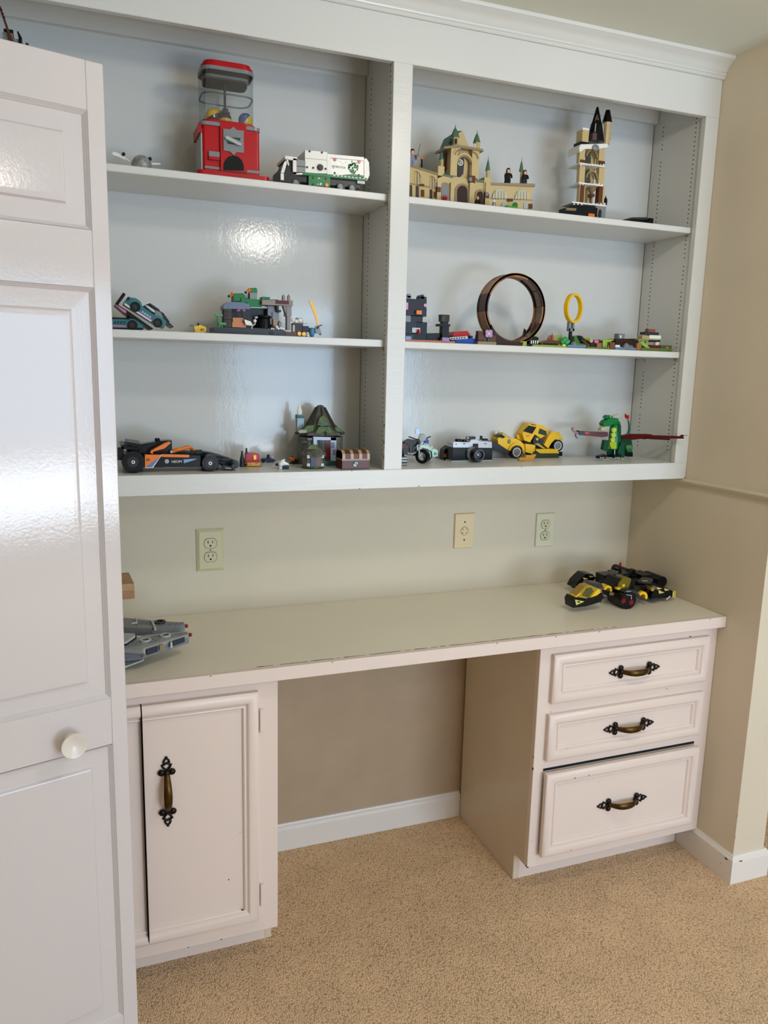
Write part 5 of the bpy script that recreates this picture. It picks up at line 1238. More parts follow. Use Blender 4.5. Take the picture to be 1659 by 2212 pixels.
t.p('stone_block', pl(84, 84, 76), *[B(x, y, x + 50, y + 22, yf + .0005, yf + .02) for x, y in ((745, 500), (800, 470), (750, 545), (1050, 615), (1055, 670))]); t.p('frame_block', pl(110, 124, 150), *[B(x, y, x + 32, y + 60, yf - .0046, yf) for x, y in ((1052, 515), (1068, 590))])
t.p('chimney', pl(128, 150, 160), B(695, 225, 765, 390, YC_ - .012, YC_ + .008)); t.p('chimney_band', DGREEN, B(693, 228, 767, 262, YC_ - .0125, YC_ + .0085)); t.p('smoke', WHT, L(718, [(228, 24), (190, 28), (150, 16), (115, 8), (90, 1)], YC_ - .002, 8, sy=.5)); t.done()
Y = base_at(855, 798)
t = Toy('stone_shed', 'small round stone shed with a domed mossy roof before the pointed hut', 'toy hut')
YS = Y + .030
t.p('base_ring', pl(40, 96, 52), L(855, [('F', 122), (772, 122)], YS, 12)); t.p('wall', wallst, L(858, [(775, 112), (640, 112)], YS, 8)); t.p('roof', stone, L(860, [(655, 148), (635, 144), (575, 90), (540, 30), (535, 1)], YS, 8)); t.p('moss_patch', moss, G([(800, 590), (830, 545), (890, 540), (930, 600), (870, 585)], YS - 98 * kv(860, 580, YS), YS - .01))
ys_ = YS - 112 * kv(858, 700, YS) * .93
t.p('doorway', NAVY, B(836, 655, 895, 772, ys_ - .001, ys_ + .003)); t.p('door', BROWN, B(895, 655, 942, 772, ys_ - .002, ys_ + .003)); t.p('corner_block', LGREY, *[B(x, y, x + 30, y + 30, ys_ - .003, ys_ + .005) for x, y in ((798, 652), (798, 738), (945, 650), (945, 738))]); t.done()
Y = base_at(660, 748)
t = Toy('pumpkin_patch', 'orange pumpkin on a green plate left of the small shed', 'toy pumpkin')
t.p('plate', DGREEN, L(665, [('F', 64), (732, 64)], Y + .022, 12)); t.p('pumpkin', pl(206, 110, 40), *[O(636 + 14 * math.cos(a), 692, 24, Y + .014 + .004 * math.sin(a), (.8, .8, 1)) for a in (0, 1.05, 2.1, 3.14, 4.2, 5.2)], smooth=True); t.p('stalk', BLACK, L(640, [(672, 8), (655, 5)], Y + .014, 6)); t.p('dark_crop', DBROWN, O(690, 700, 22, Y + .02), B(640, 715, 700, 735, Y + .012, Y + .03)); t.done(drop=Z0)
Y = base_at(1280, 800)
t = Toy('brown_chest', 'brown slatted toy chest with a white padlock sign right of the hut', 'toy chest')
Yb = Y + .055
t.p('box', pl(86, 38, 26), B(1168, 700, 1455, 'F', Y, Yb)); t.p('rim', pl(150, 110, 80), B(1164, 690, 1458, 706, Y - .0015, Yb + .0015))
lidp = lambda x0, x1: G([(x0, 690), (x0, 655), (x0 + 0, 640), (x1, 640), (x1, 655), (x1, 690)], Y + .001, Yb - .001)
def lid_piece(name, m, x0, x1, grow):
    a, b = A(x0, 660, Y)[0], A(x1, 660, Y)[0]; zl = A(1310, 691, Y)[1]
    prof = [(Y - grow, zl), (Y + .001 - grow, zl + .014), (Y + .010, zl + .021 + grow), (Yb - .010, zl + .021 + grow), (Yb - .001 + grow, zl + .014), (Yb + grow, zl)]
    t.p(name, m, S_prism(prof, 'x', a, b))
lid_piece('lid', pl(104, 52, 34), 1168, 1455, 0)
for x0, x1 in ((1168, 1198), (1255, 1287), (1345, 1377), (1428, 1456)): lid_piece('lid_strap', pl(172, 150, 112), x0, x1, .0016)
X, Z = A(1310, 742, Y); q = .011
t.p('sign_plate', NAVY, S_prism([(X - q, Z), (X, Z - q), (X + q, Z), (X, Z + q)], 'y', Y - .001, Y + .002)); M = Matrix.Translation((X, 0, Z)) @ Matrix.Rotation(math.radians(38), 4, 'Y')
t.p('padlock_mark', WHT, S_turn(S_box(-.0035, .0035, Y - .0016, Y, -.007, .001), M), S_turn(S_ring((0, 0, .002), .0022, .0038, Y - .0016, Y, 'y', 16), M)); t.p('keyhole', NAVY, S_turn(S_box(-.001, .001, Y - .002, Y - .001, -.005, -.001), M)); t.done()
figure('brick_figure', 'yellow-haired brick figure in black behind the brown chest', 1212, 492, 640, Y + .066, pl(226, 200, 70), BLACK, BLACK).done(drop=Z0)

# ============================================================ bottom of the right bay
crop(850, 860, 7.213)
Y = base_at(170, 1050)
for i, (y0, y1, dx) in enumerate(((1004, 1050, 0), (958, 1004, 4), (915, 958, -3))):
    t = Toy('toy_book', ['navy toy book at the bottom of the little stack beside the motorcycle', 'navy toy book in the middle of the little stack beside the motorcycle', 'navy toy book on top of the little stack beside the motorcycle'][i], 'toy book', 'stacked toy books')
    t.p('cover', NAVY, B(60 + dx, y0, 212 + dx, y0 + 12, Y, Y + .025), B(60 + dx, y1 - 10, 212 + dx, y1 - .5, Y, Y + .025), B(60 + dx, y0, 70 + dx, y1 - .5, Y, Y + .025)); t.p('pages', pl(196, 190, 180), B(72 + dx, y0 + 11, 206 + dx, y1 - 9, Y + .001, Y + .024)); t.done(drop=Z0 if i == 0 else None)
# --- motorcycle with sidecar
Y = base_at(455, 1015)
t = Toy('motorcycle', 'mint and black toy motorcycle with a sidecar at the left of the bottom right bay', 'toy motorcycle')
X, Z = A(455, 905, Y)
rw = Z - Z0
M = Matrix.Translation((X, Y, Z)) @ Matrix.Rotation(math.radians(-52), 4, 'Z')
def mw(M_, r):
    w_ = t.p('wheel', BLACK, S_turn(S_ring((0, 0, 0), r * .62, r, -.007, .007, 'y', 26), M_), smooth=True); t.p('spokes', LGREY, S_turn(S_ring((0, 0, 0), r * .55, r * .63, -.004, .004, 'y', 20), M_), *[S_turn(S_tube([(0, 0, 0), (r * .6 * math.cos(a), 0, r * .6 * math.sin(a))], .0012, 5), M_) for a in (0, 1.26, 2.5, 3.77, 5.03)], under=w_)
mw(M, rw)
d = (M.to_3x3() @ Vector((-1, 0, 0)))
back = Vector((X, Y, 0)) + d * .085
M2 = Matrix.Translation((back.x, back.y, Z0 + rw)) @ Matrix.Rotation(math.radians(-52), 4, 'Z')
mw(M2, rw)
t.p('fork', LGREY, T([(430, 690, Y + .002), (398, 800, Y - .008), (405, 915, Y - .010)], .0024)); t.p('fork', LGREY, S_tube([(X + .006, Y + .012, Z + .05), (X + .008, Y + .010, Z)], .0022, 7)); t.p('headlight', LGREY, S_turn(S_rev([(.0095, .006), (.0115, 0), (.0095, -.004), (.004, -.005)], (0, 0, 0), 'y', 18), Matrix.Translation((A(440, 615, Y)[0], Y - .004, A(440, 615, Y)[1])) @ Matrix.Rotation(math.radians(-20), 4, 'Z')), smooth=True)
t.p('front_fender', MINT, G([(395, 770), (440, 728), (540, 735), (565, 765), (540, 790), (440, 770)], Y - .006, Y + .008)); t.p('blue_piece', BLUE, G([(485, 640), (520, 625), (552, 660), (550, 710), (500, 705)], Y + .004, Y + .014))
t.p('handlebar', DGREY, T([(235, 600, Y + .010), (350, 640, Y + .006), (450, 650, Y + .006), (575, 600, Y + .018)], .0018)); t.p('windscreen', SMOKE, G([(340, 560), (350, 480), (380, 455), (425, 560)], Y + .002, Y + .005)); t.p('engine', DGREY, G([(250, 700), (360, 660), (370, 880), (260, 890)], Y + .018, Y + .045)); t.p('exhaust', LGREY, T([(360, 840, Y + .012), (290, 870, Y + .018), (160, 850, Y + .03)], .0032)); t.p('tank', BLACK, G([(170, 690), (260, 640), (420, 660), (430, 720), (250, 740)], Y + .014, Y + .034), smooth=False); t.p('seat', DRED, G([(60, 740), (170, 700), (260, 715), (250, 770), (60, 790)], Y + .02, Y + .05))
t.p('frame', BLACK, G([(140, 760), (360, 760), (350, 900), (160, 880)], Y + .022, Y + .038))
sc_ = t.p('sidecar', MINT, G([(520, 800), (560, 765), (600, 775), (600, 925), (560, 920), (525, 880)], Y + .012, Y + .05), G([(600, 800), (640, 790), (690, 815), (690, 905), (600, 928)], Y + .010, Y + .048)); t.p('sidecar_lamp', pl(90, 120, 130), C(655, 866, 22, Y + .008, Y + .012, 16), under=sc_); t.p('sidecar_trim', BLACK, T([(525, 800, Y + .011), (590, 835, Y + .009), (600, 930, Y + .009)], .0014), under=sc_); t.p('sidecar_fender', MINT, O(590, 765, 30, Y + .03, (1, .8, .7)), under=sc_); t.p('sidecar_wheel', BLACK, S_cyl((A(640, 930, Y)[0], 0, Z0 + .013), .013, Y + .05, Y + .06, 'y', 16), under=sc_)
t.done(drop=Z0)
# --- still camera
Y = base_at(1230, 990)
Yf, Yb = Y + .004, Y + .044
t = Toy('still_camera', 'silver and black brick-built film camera with a round lens', 'toy camera')
t.p('base_strip', LGREY, B(905, 968, 1532, 'F', Yf - .001, Yb)); t.p('body', BLACK, B(925, 768, 1540, 970, Yf, Yb)); t.p('top_cover', CHROME, G([(930, 700), (945, 680), (1180, 690), (1215, 645), (1300, 640), (1340, 672), (1530, 680), (1535, 775), (930, 768)], Yf - .002, Yb)); t.p('prism_front', BLACK, B(1250, 712, 1320, 775, Yf - .006, Yf)); t.p('cover_slot', BLACK, B(968, 708, 985, 722, Yf - .0026, Yf), B(1085, 704, 1120, 716, Yf - .0026, Yf), B(1415, 706, 1450, 716, Yf - .0026, Yf))
X, Z = A(1255, 870, Yf)
k_ = kv(1255, 870, Yf)
lm = t.p('lens_mount', GREY, S_rev([(112 * k_, 0), (116 * k_, -.006), (108 * k_, -.010)], (X - .004, Yf, Z), 'y', 30), smooth=True); t.p('lens_barrel', BLACK, S_rev([(100 * k_, -.006), (104 * k_, -.016), (104 * k_, -.030), (96 * k_, -.034), (80 * k_, -.034), (74 * k_, -.028)], (X, Yf, Z), 'y', 30), smooth=True, under=lm); t.p('lens_ring', GREY, S_ring((X, 0, Z), 74 * k_, 82 * k_, Yf - .0352, Yf - .032, 'y', 30), under=lm); t.p('lens_glass', mat('lens_glass', (60, 66, 76), .05, coat=1.0), S_rev([(74 * k_, -.027), (50 * k_, -.030), (.0001, -.0315)], (X, Yf, Z), 'y', 26), smooth=True, under=lm); t.p('mount_collar', LGREY, G([(1155, 800), (1190, 780), (1180, 860), (1195, 960), (1235, 990), (1190, 985), (1160, 930)], Yf - .004, Yf))
t.p('dial', BLACK, L(1008, [(690, 52), (645, 52), (635, 46)], Yf + .018, 16)); t.p('dial', BLACK, L(1100, [(690, 38), (650, 38), (642, 32)], Yf + .018, 16)); t.p('hot_shoe', DGREY, B(1180, 600, 1280, 645, Yf + .008, Yf + .026)); t.p('shoe_knob', pl(150, 140, 130), C(1162, 620, 20, Yf + .008, Yf + .018, 12)); t.p('rewind_crank', BLACK, B(1358, 588, 1388, 640, Yf + .012, Yf + .018), B(1375, 632, 1472, 662, Yf + .010, Yf + .024)); t.p('rewind_base', LGREY, B(1330, 650, 1430, 690, Yf + .010, Yf + .028)); t.done(drop=Z0)
Y2 = Yb + .006
t = Toy('strap_case', 'black and dark red folded piece behind the left side of the camera', 'toy piece')
t.p('black_case', BLACK, G([(790, 810), (870, 745), (930, 760), (930, 'F'), (790, 'F')], Y2, Y2 + .03)); t.p('red_flap', pl(120, 24, 30), G([(845, 850), (900, 815), (930, 840), (920, 880), (860, 900)], Y2 - .002, Y2 + .01), B(785, 862, 845, 885, Y2 - .002, Y2 + .02)); t.p('tan_ring', DTAN, RG(815, 900, 12, 24, Y2 - .003, Y2 + .002, 14)); t.p('buckle', GREY, RG(898, 720, 8, 16, Y2, Y2 + .004, 12)); t.done(drop=Z0)

# --- broken yellow car
crop(1040, 890, 8.295)
Y = base_at(635, 830)
Yf, Yb = Y, Y + .075
t = Toy('yellow_car', 'yellow brick car half taken apart with raised cab and white-walled wheels', 'toy car')
def onfloor(x, y, Y_, r):
    X_, Z_ = A(x, y, Y_); return min(r, (Z_ - Z0) / kv(x, y, Y_))
t.p('front_body', YEL, G([(290, 490), (330, 420), (400, 370), (545, 470), (640, 485), (700, 520), (775, 590), (775, 760), (735, 700), (690, 630), (620, 590), (550, 610), (490, 690), (310, 640)], Yf + .008, Yb - .008)); t.p('front_fender', YEL, RG(635, 715, 120, 165, Yf + .001, Yf + .03, 18, .2, math.pi * .95)); t.p('bonnet_trim', LGREY, G([(380, 375), (400, 368), (545, 465), (510, 470)], Yf + .006, Yf + .02)); t.p('headlamp', pl(130, 130, 90), O(495, 530, 44, Yf + .008, (.8, .5, 1))); t.p('bumper', DGREY, G([(180, 520), (290, 560), (500, 700), (500, 745), (260, 690), (185, 600)], Yf + .002, Yb - .002)); t.p('engine_bits', BLACK, G([(290, 440), (360, 395), (430, 450), (390, 470)], Yf + .005, Yf + .03)); t.p('antenna_bits', WHT, G([(240, 360), (285, 345), (290, 400), (260, 440)], Yf + .03, Yf + .034))
wheel(t, 635, 720, onfloor(635, 720, Yf, 116), Yf - .006, Yf + .018, hub=GREY, rh=.64, ring=WHT); wheel(t, 470, 690, 100, Yb - .02, Yb, hub=GREY, rh=.64)
t.p('loose_panel', YEL, G([(640, 400), (660, 395), (770, 560), (720, 520), (640, 470)], Yf + .03, Yf + .034)); t.p('door', YEL, G([(790, 570), (965, 590), (960, 700), (905, 745), (790, 720)], Yf + .002, Yf + .012)); t.p('under_frame', BLACK, G([(760, 530), (960, 560), (1130, 640), (1180, 680), (960, 740), (780, 700)], Yf + .012, Yb))
t.p('cab', YEL, G([(735, 385), (850, 215), (880, 200), (1030, 225), (1090, 240), (1185, 310), (1185, 400), (1060, 470), (955, 400), (870, 545), (770, 510)], Yf + .010, Yf + .055)); t.p('windscreen', BLACK, G([(755, 345), (850, 242), (985, 272), (910, 390)], Yf + .008, Yf + .012)); t.p('side_window', pl(46, 62, 50), G([(1050, 295), (1165, 345), (1175, 430), (1020, 385)], Yf + .008, Yf + .012)); t.p('roof_print', BLACK, G([(885, 212), (985, 232), (985, 240), (890, 225)], Yf + .008, Yf + .02)); t.p('dashboard', DGREY, G([(945, 455), (1120, 500), (1090, 580), (920, 550)], Yf + .006, Yf + .03)); t.p('gauge', pl(214, 190, 60), C(1000, 490, 22, Yf + .003, Yf + .008, 14)); t.p('gauge', BLUE, C(1065, 512, 16, Yf + .003, Yf + .008, 12)); t.p('cab_base', BLACK, G([(870, 545), (955, 420), (950, 560), (880, 580)], Yf + .014, Yf + .05)); t.p('cab_print', ORG, G([(800, 418), (865, 415), (858, 440), (800, 445)], Yf + .0094, Yf + .012)); t.p('grey_arm', pl(176, 160, 90), G([(950, 565), (1020, 560), (1150, 650), (1110, 660)], Yf, Yf + .01))
t.p('rear_fender', YEL, G([(1120, 590), (1190, 450), (1260, 355), (1390, 365), (1440, 440), (1465, 510), (1420, 490), (1320, 490), (1250, 560), (1200, 655)], Yf + .012, Yf + .06)); wheel(t, 1372, 605, 104, Yf + .006, Yf + .03, hub=GREY, rh=.62, ring=WHT)
t.p('rear_box', pl(58, 66, 48), G([(945, 720), (1385, 742), (1385, 868), (1000, 885), (935, 880)], Yf - .004, Yf + .04)); t.p('rear_lid', YEL, G([(975, 665), (1365, 665), (1392, 740), (1060, 742), (985, 700)], Yf - .006, Yf + .035)); t.p('plate_strip', pl(214, 196, 90), G([(1060, 848), (1390, 848), (1390, 866), (1060, 872)], Yf - .0056, Yf)); t.p('tow_bar', BLACK, B(1385, 715, 1450, 790, Yf, Yf + .012)); t.done(drop=Z0)
t = Toy('gold_panel', 'loose golden-yellow panel piece lying in front of the yellow car', 'toy piece')
Y3 = base_at(820, 880)
t.p('panel', GOLD, G([(680, 820), (790, 818), (815, 770), (910, 780), (945, 755), (985, 765), (915, 880), (810, 878), (680, 875)], Y3, Y3 + .012)); t.done(drop=Z0)

# --- green dragon
crop(1220, 880, 5.925)
Y = base_at(620, 680)
t = Toy('green_dragon', 'green brick dragon with dark red wings spread at the right end', 'toy dragon')
Yc = Y + .012
t.p('torso', GREEN, L(640, [(565, 50), (540, 66), (460, 82), (360, 82), (270, 74), (215, 56), (200, 30)], Yc + .012, 12, sy=.8)); t.p('belly_disc', pl(180, 206, 80), *[C(x, y, 33, Yc - .0105, Yc - .003, 18) for x, y in ((632, 322), (626, 385), (616, 448))], smooth=True); t.p('belly_plate', pl(160, 190, 40), G([(575, 475), (660, 470), (660, 560), (600, 562), (578, 520)], Yc - .0085, Yc + .004)); t.p('side_plate', DGREEN, G([(680, 235), (712, 260), (715, 500), (690, 540), (670, 400)], Yc - .004, Yc + .02))
t.p('neck', GREEN, T([(640, 240, Yc + .01), (600, 200, Yc + .006), (560, 225, Yc - .004)], [.012, .010, .008])); hd = t.p('head', GREEN, G([(490, 240), (520, 200), (600, 160), (680, 170), (690, 200), (640, 230), (560, 275), (500, 272)], Yc - .012, Yc + .010)); t.p('jaw', pl(196, 184, 140), G([(466, 305), (480, 282), (545, 278), (545, 292), (500, 322), (466, 328)], Yc - .014, Yc + .004), under=hd); t.p('horn', TAN, T([(600, 150, Yc), (635, 130, Yc), (690, 112, Yc)], [.0035, .0028, .0006]), T([(680, 190, Yc - .004), (705, 180, Yc - .004), (740, 165, Yc - .004)], [.003, .002, .0006]), under=hd); t.p('crest', GREEN, G([(515, 165), (545, 130), (585, 130), (575, 160), (600, 185), (560, 180)], Yc - .004, Yc + .012), under=hd)
for (x0, y0, x1, y1, dY, xf) in ((500, 450, 560, 600, -.010, 485), (690, 480, 765, 690, -.004, 680)):
    l_ = t.p('leg', DGREEN, G([(x0 + 10, y0), (x1, y0), (x1 - 4, y1), (x0 - 12, y1 - 30), (x0 - 10, y0 + 110)], Yc + dY, Yc + dY + .014)); t.p('foot', BLACK, G([(xf - 45, 655), (xf + 35, 630), (xf + 40, 'F'), (xf - 45, 'F')], Yc + dY - .006, Yc + dY + .012), under=l_); t.p('claw', WHT, *[T([(xf - 30 + 22 * k, 668, Yc + dY - .007), (xf - 36 + 22 * k, 686, Yc + dY - .008)], [.0016, .0006]) for k in range(3)], under=l_)
l_ = t.p('leg', GREEN, G([(775, 440), (850, 430), (866, 520), (860, 600), (800, 600), (775, 520)], Yc + .020, Yc + .040)); t.p('foot', BLACK, G([(775, 600), (868, 600), (868, 670), (800, 680), (775, 650)], Yc + .018, Yc + .04), under=l_); t.p('claw', pl(196, 190, 140), *[T([(790 + 24 * k, 520, Yc + .018), (800 + 24 * k, 560, Yc + .017)], [.0018, .0008]) for k in range(3)], under=l_); l_ = t.p('leg', DGREEN, G([(560, 560), (630, 560), (630, 650), (560, 650)], Yc + .022, Yc + .034)); t.p('foot', BLACK, B(552, 642, 632, 678, Yc + .018, Yc + .03), under=l_); t.p('tan_claw', TAN, O(735, 692, 20, Yc - .010, (1, .6, .7)))
t.p('rear_body', DGREEN, G([(690, 400), (840, 420), (860, 500), (700, 520)], Yc + .016, Yc + .045)); t.p('tail', pl(36, 110, 84), T([(800, 380, Yc + .04), (822, 320, Yc + .038), (820, 250, Yc + .036), (806, 185, Yc + .034)], [.0045, .004, .003, .002])); t.p('tail_tip', RED, G([(776, 112), (800, 135), (822, 128), (820, 165), (806, 182), (780, 165)], Yc + .032, Yc + .037))
def wingbar(name, m, pts, Y0, Y1, x0, x1, th):
    q = []
    for x, y in pts:
        Yp = Y0 + (Y1 - Y0) * (x - x0) / (x1 - x0)
        X_, Z_ = A(x, y, Yp); q.append((X_, Yp, Z_))
    n = len(q); v = q + [(a, b + th, c) for a, b, c in q]
    return t.p(name, m, (v, [tuple(range(n)), tuple(range(n, 2 * n))[::-1]] + [(i, (i + 1) % n, n + (i + 1) % n, n + i) for i in range(n)]))
wl = wingbar('wing', DRED, [(185, 330), (350, 345), (550, 345), (555, 400), (480, 412), (340, 398), (185, 385)], Yc + .004, Yc + .018, 550, 185, .02); wingbar('wing_joint', BLACK, [(180, 332), (240, 332), (245, 385), (185, 385)], Yc + .0, Yc + .016, 550, 185, .012); wingbar('wing_light', pl(190, 40, 44), [(250, 345), (310, 350), (310, 372), (255, 370)], Yc + .001, Yc + .013, 550, 185, .008); wingbar('wing_hook', pl(140, 90, 92), [(92, 320), (98, 285), (125, 285), (115, 320), (185, 355), (185, 375), (130, 358)], Yc + .006, Yc + .022, 550, 90, .005); wingbar('wing_claw', GREY, [(140, 372), (180, 368), (262, 392), (262, 410), (170, 432), (150, 410)], Yc + .004, Yc + .02, 550, 140, .008)
wingbar('wing', DRED, [(725, 395), (830, 372), (1100, 375), (1130, 388), (1510, 402), (1522, 412), (1522, 432), (1180, 428), (1040, 425), (860, 446), (730, 430)], Yc + .004, -.030, 725, 1522, .016); wingbar('wing_joint', BLACK, [(1010, 372), (1060, 370), (1065, 430), (1015, 438)], Yc - .006, -.019, 1010, 1522, .012); wingbar('wing_light', pl(190, 40, 44), [(785, 380), (860, 378), (990, 388), (985, 408), (860, 430), (790, 425)], Yc - .0, -.013, 785, 1522, .008); wingbar('wing_membrane', DBROWN, [(1060, 425), (1345, 432), (1345, 450), (1080, 436)], Yc - .005, -.018, 1060, 1522, .010); wingbar('wing_hook', DRED, [(1485, 402), (1495, 388), (1515, 382), (1522, 400)], -.020, -.030, 1480, 1522, .006)
wingbar('wing_spike', DGREY, [(1515, 388), (1572, 388), (1572, 391), (1515, 396)], -.029, -.032, 1515, 1572, .002)
t.done(drop=Z0)

# ============================================================ desk
Z0 = 0.7938
crop(1210, 1210, 6.144)
t = Toy('black_yellow_spaceship', 'black and yellow brick spaceship with round pods on the right end of the desk', 'toy spaceship')
# hull and rear machinery
t.p('hull', BLACK, HZ([(640, 395), (860, 432), (1050, 440), (1150, 400), (1180, 350), (900, 290), (640, 300)], Z0 + .038, .022)); t.p('hull_block', BLACK, B(580, 250, 770, 400, .030, .075), B(1020, 330, 1200, 470, .0, .05), B(940, 250, 1060, 360, .05, .10)); t.p('hull_panel', DGREY, HZ([(600, 250), (690, 180), (780, 195), (740, 268)], Z0 + .062, .006), HZ([(1030, 330), (1080, 275), (1230, 300), (1200, 350)], Z0 + .058, .006)); t.p('panel_stripe', TAN, HZ([(632, 246), (700, 240), (712, 252), (640, 256)], Z0 + .0626, .0006), HZ([(1090, 320), (1160, 322), (1155, 334), (1085, 332)], Z0 + .0586, .0006)); t.p('panel_line', GREY, HZ([(660, 210), (760, 205), (760, 209), (660, 214)], Z0 + .0627, .0006), HZ([(1140, 285), (1210, 300), (1210, 304), (1140, 289)], Z0 + .0586, .0006))
t.p('cross_beam', BLACK, G([(600, 465), (830, 498), (830, 545), (610, 520)], -.035, -.015)); t.p('beam_print', pl(214, 190, 90), RG(668, 502, 12, 18, -.0358, -.034, 14), RG(698, 504, 12, 18, -.0358, -.034, 14), G([(720, 482), (815, 494), (815, 500), (720, 488)], -.0358, -.034))
YSM = pl(112, 98, 34, .12)
cb = t.p('canopy', YSM, G([(760, 430), (772, 370), (830, 290), (880, 275), (940, 300), (930, 350), (900, 430)], -.042, -.006)); t.p('pilot', YEL, B(820, 375, 855, 410, -.0435, -.03), under=cb); t.p('canopy_base', YEL, G([(748, 445), (760, 418), (900, 428), (900, 450), (865, 470)], -.048, -.006), under=cb); t.p('canopy_frame', BLACK, G([(690, 440), (775, 300), (800, 292), (762, 400), (745, 450)], -.036, .02), G([(905, 430), (940, 330), (1000, 340), (960, 450)], -.036, .02))
# nose pod, lower left
Yn = -.050
pd = t.p('nose_pod', BLACK, G([(155, 600), (185, 548), (330, 580), (560, 500), (580, 560), (500, 620), (330, 670), (165, 690)], Yn - .010, Yn + .030)); t.p('pod_canopy', pl(168, 134, 40, .12), G([(195, 540), (330, 405), (400, 388), (490, 432), (480, 470), (360, 572)], Yn - .006, Yn + .026), under=pd); t.p('canopy_core', pl(82, 84, 40), G([(290, 520), (350, 430), (410, 420), (440, 470), (370, 555)], Yn - .0075, Yn + .018), under=pd); t.p('pod_trim', YEL, G([(460, 480), (500, 435), (535, 455), (530, 490), (385, 595), (370, 588)], Yn - .009, Yn + .02), G([(195, 545), (260, 490), (275, 497), (210, 552)], Yn - .008, Yn + .02), under=pd)
t.p('nose_mark', pl(214, 204, 110), G([(195, 580), (318, 605), (210, 655)], Yn - .0108, Yn - .009), under=pd); t.p('nose_core', BLACK, G([(215, 610), (255, 598), (258, 625)], Yn - .0114, Yn - .010), under=pd); t.p('pod_foot', BLACK, B(165, 650, 330, 'F', Yn, Yn + .025), under=pd); t.p('pod_gun', DGREY, T([(470, 600, Yn - .004), (610, 545, Yn - .004)], .0018), C(530, 600, 20, Yn - .008, Yn - .002, 12), under=pd); t.p('pod_roof', DGREY, G([(385, 375), (430, 360), (550, 370), (575, 440), (500, 430), (400, 390)], Yn + .004, Yn + .04), under=pd)
# round engine pod
Yp = -.075
ep = t.p('engine_pod', BLACK, S_cyl((A(905, 590, Yp)[0], 0, A(905, 590, Yp)[1]), 118 * kv(905, 590, Yp), Yp, Yp + .07, 'y', 10), smooth=False); t.p('pod_hood', DGREY, G([(840, 480), (880, 450), (990, 455), (1060, 520), (1050, 560), (990, 500), (860, 505)], Yp + .004, Yp + .06), under=ep); t.p('pod_light', pl(120, 20, 30), C(838, 598, 32, Yp - .001, Yp + .003, 14), C(940, 618, 36, Yp - .001, Yp + .003, 14), under=ep); t.p('pod_mark', LGREY, G([(875, 512), (945, 520), (945, 575), (938, 575), (938, 527), (875, 519)], Yp - .0008, Yp + .002), under=ep); t.p('pod_foot', YEL, B(865, 662, 945, 'F', Yp + .002, Yp + .02), under=ep)
# yellow half rings
for (x, y, Y_, r) in ((630, 460, -.030, 66), (1090, 550, -.060, 78)): t.p('yellow_arch', YEL, RG(x, y, r * .55, r, Y_, Y_ + .03, 10, -.4, math.pi * .9))
# wings
for (pts, Y_, foot) in (([(190, 420), (230, 340), (300, 270), (340, 236), (430, 240), (470, 290), (420, 350), (300, 400), (240, 440)], .110, (215, 395, 310, 440)), ([(1185, 605), (1240, 440), (1330, 390), (1480, 455), (1525, 490), (1500, 560), (1400, 590), (1290, 620)], -.045, (1210, 560, 1295, 630))):
    w_ = t.p('wing', BLACK, G(pts, Y_, Y_ + .045)); t.p('wing_gun', DGREY, B(*foot, Y_ - .008, Y_ + .02), under=w_)
for (pts, Y_) in (([(300, 280), (375, 300), (315, 312)], .108), ([(380, 258), (455, 265), (395, 285)], .108), ([(310, 312), (380, 322), (372, 330)], .108), ([(1265, 408), (1350, 430), (1295, 445)], -.047), ([(1300, 450), (1380, 485), (1310, 500)], -.047), ([(1375, 425), (1450, 450), (1390, 462)], -.047)): t.p('wing_mark', pl(214, 196, 110), G(pts, Y_, Y_ + .004))
t.p('wing_tip', pl(224, 200, 90), B(1490, 470, 1530, 540, -.047, -.03)); t.p('tip_holes', BLACK, C(1520, 488, 6, -.048, -.046, 8), C(1518, 515, 6, -.048, -.046, 8)); t.p('wing_joint', pl(170, 130, 50), C(1225, 440, 28, -.05, -.02, 12)); t.p('strut', DGREY, T([(470, 340, .08), (600, 300, .05)], .0022), T([(480, 380, .06), (620, 330, .04)], .0022), T([(960, 430, -.02), (1060, 380, 0)], .0022), T([(1110, 470, -.02), (1210, 470, -.03)], .004), T([(480, 290, .1), (580, 250, .07)], .004))
t.p('rear_engine', BLACK, S_cyl((A(850, 210, .12)[0], 0, A(850, 210, .12)[1]), .016, .10, .17, 'y', 14), S_cyl((A(1270, 310, .06)[0], 0, A(1270, 310, .06)[1]), .018, .03, .11, 'y', 14)); t.p('engine_ring', YCLEAR, RG(850, 200, 34, 50, .165, .18, 18), RG(1280, 300, 52, 78, .105, .12, 20)); t.p('tail_bits', BLACK, G([(760, 165), (800, 165), (830, 240), (760, 250)], .09, .11), G([(920, 235), (960, 185), (1000, 178), (985, 240)], .07, .09), B(780, 235, 960, 290, .06, .12), B(1080, 250, 1220, 300, .03, .09)); t.p('antenna', BLACK, T([(792, 190, .10), (795, 130, .10)], .0024), T([(903, 240, .06), (903, 180, .06)], .0012)); t.p('antenna_tip', RED, L(795, [(135, 8), (110, 15), (90, 14), (80, 7)], .10, 10), smooth=True)
for (x, y, w_, h_, Y_, m) in ((600, 300, 50, 26, .028, DGREY), (680, 330, 40, 40, .028, DGREY), (640, 265, 12, 80, .0285, LGREY), (1040, 390, 60, 26, -.002, DGREY), (1100, 380, 10, 60, -.0025, LGREY), (1150, 350, 30, 40, -.002, DGREY), (960, 300, 40, 24, .048, DTAN), (860, 250, 60, 18, .058, DGREY), (700, 300, 30, 20, .028, DGREY), (880, 470, 60, 5, -.077, LGREY)):
    t.p('hull_detail', m, B(x, y, x + w_, y + h_, Y_, Y_ + .006))
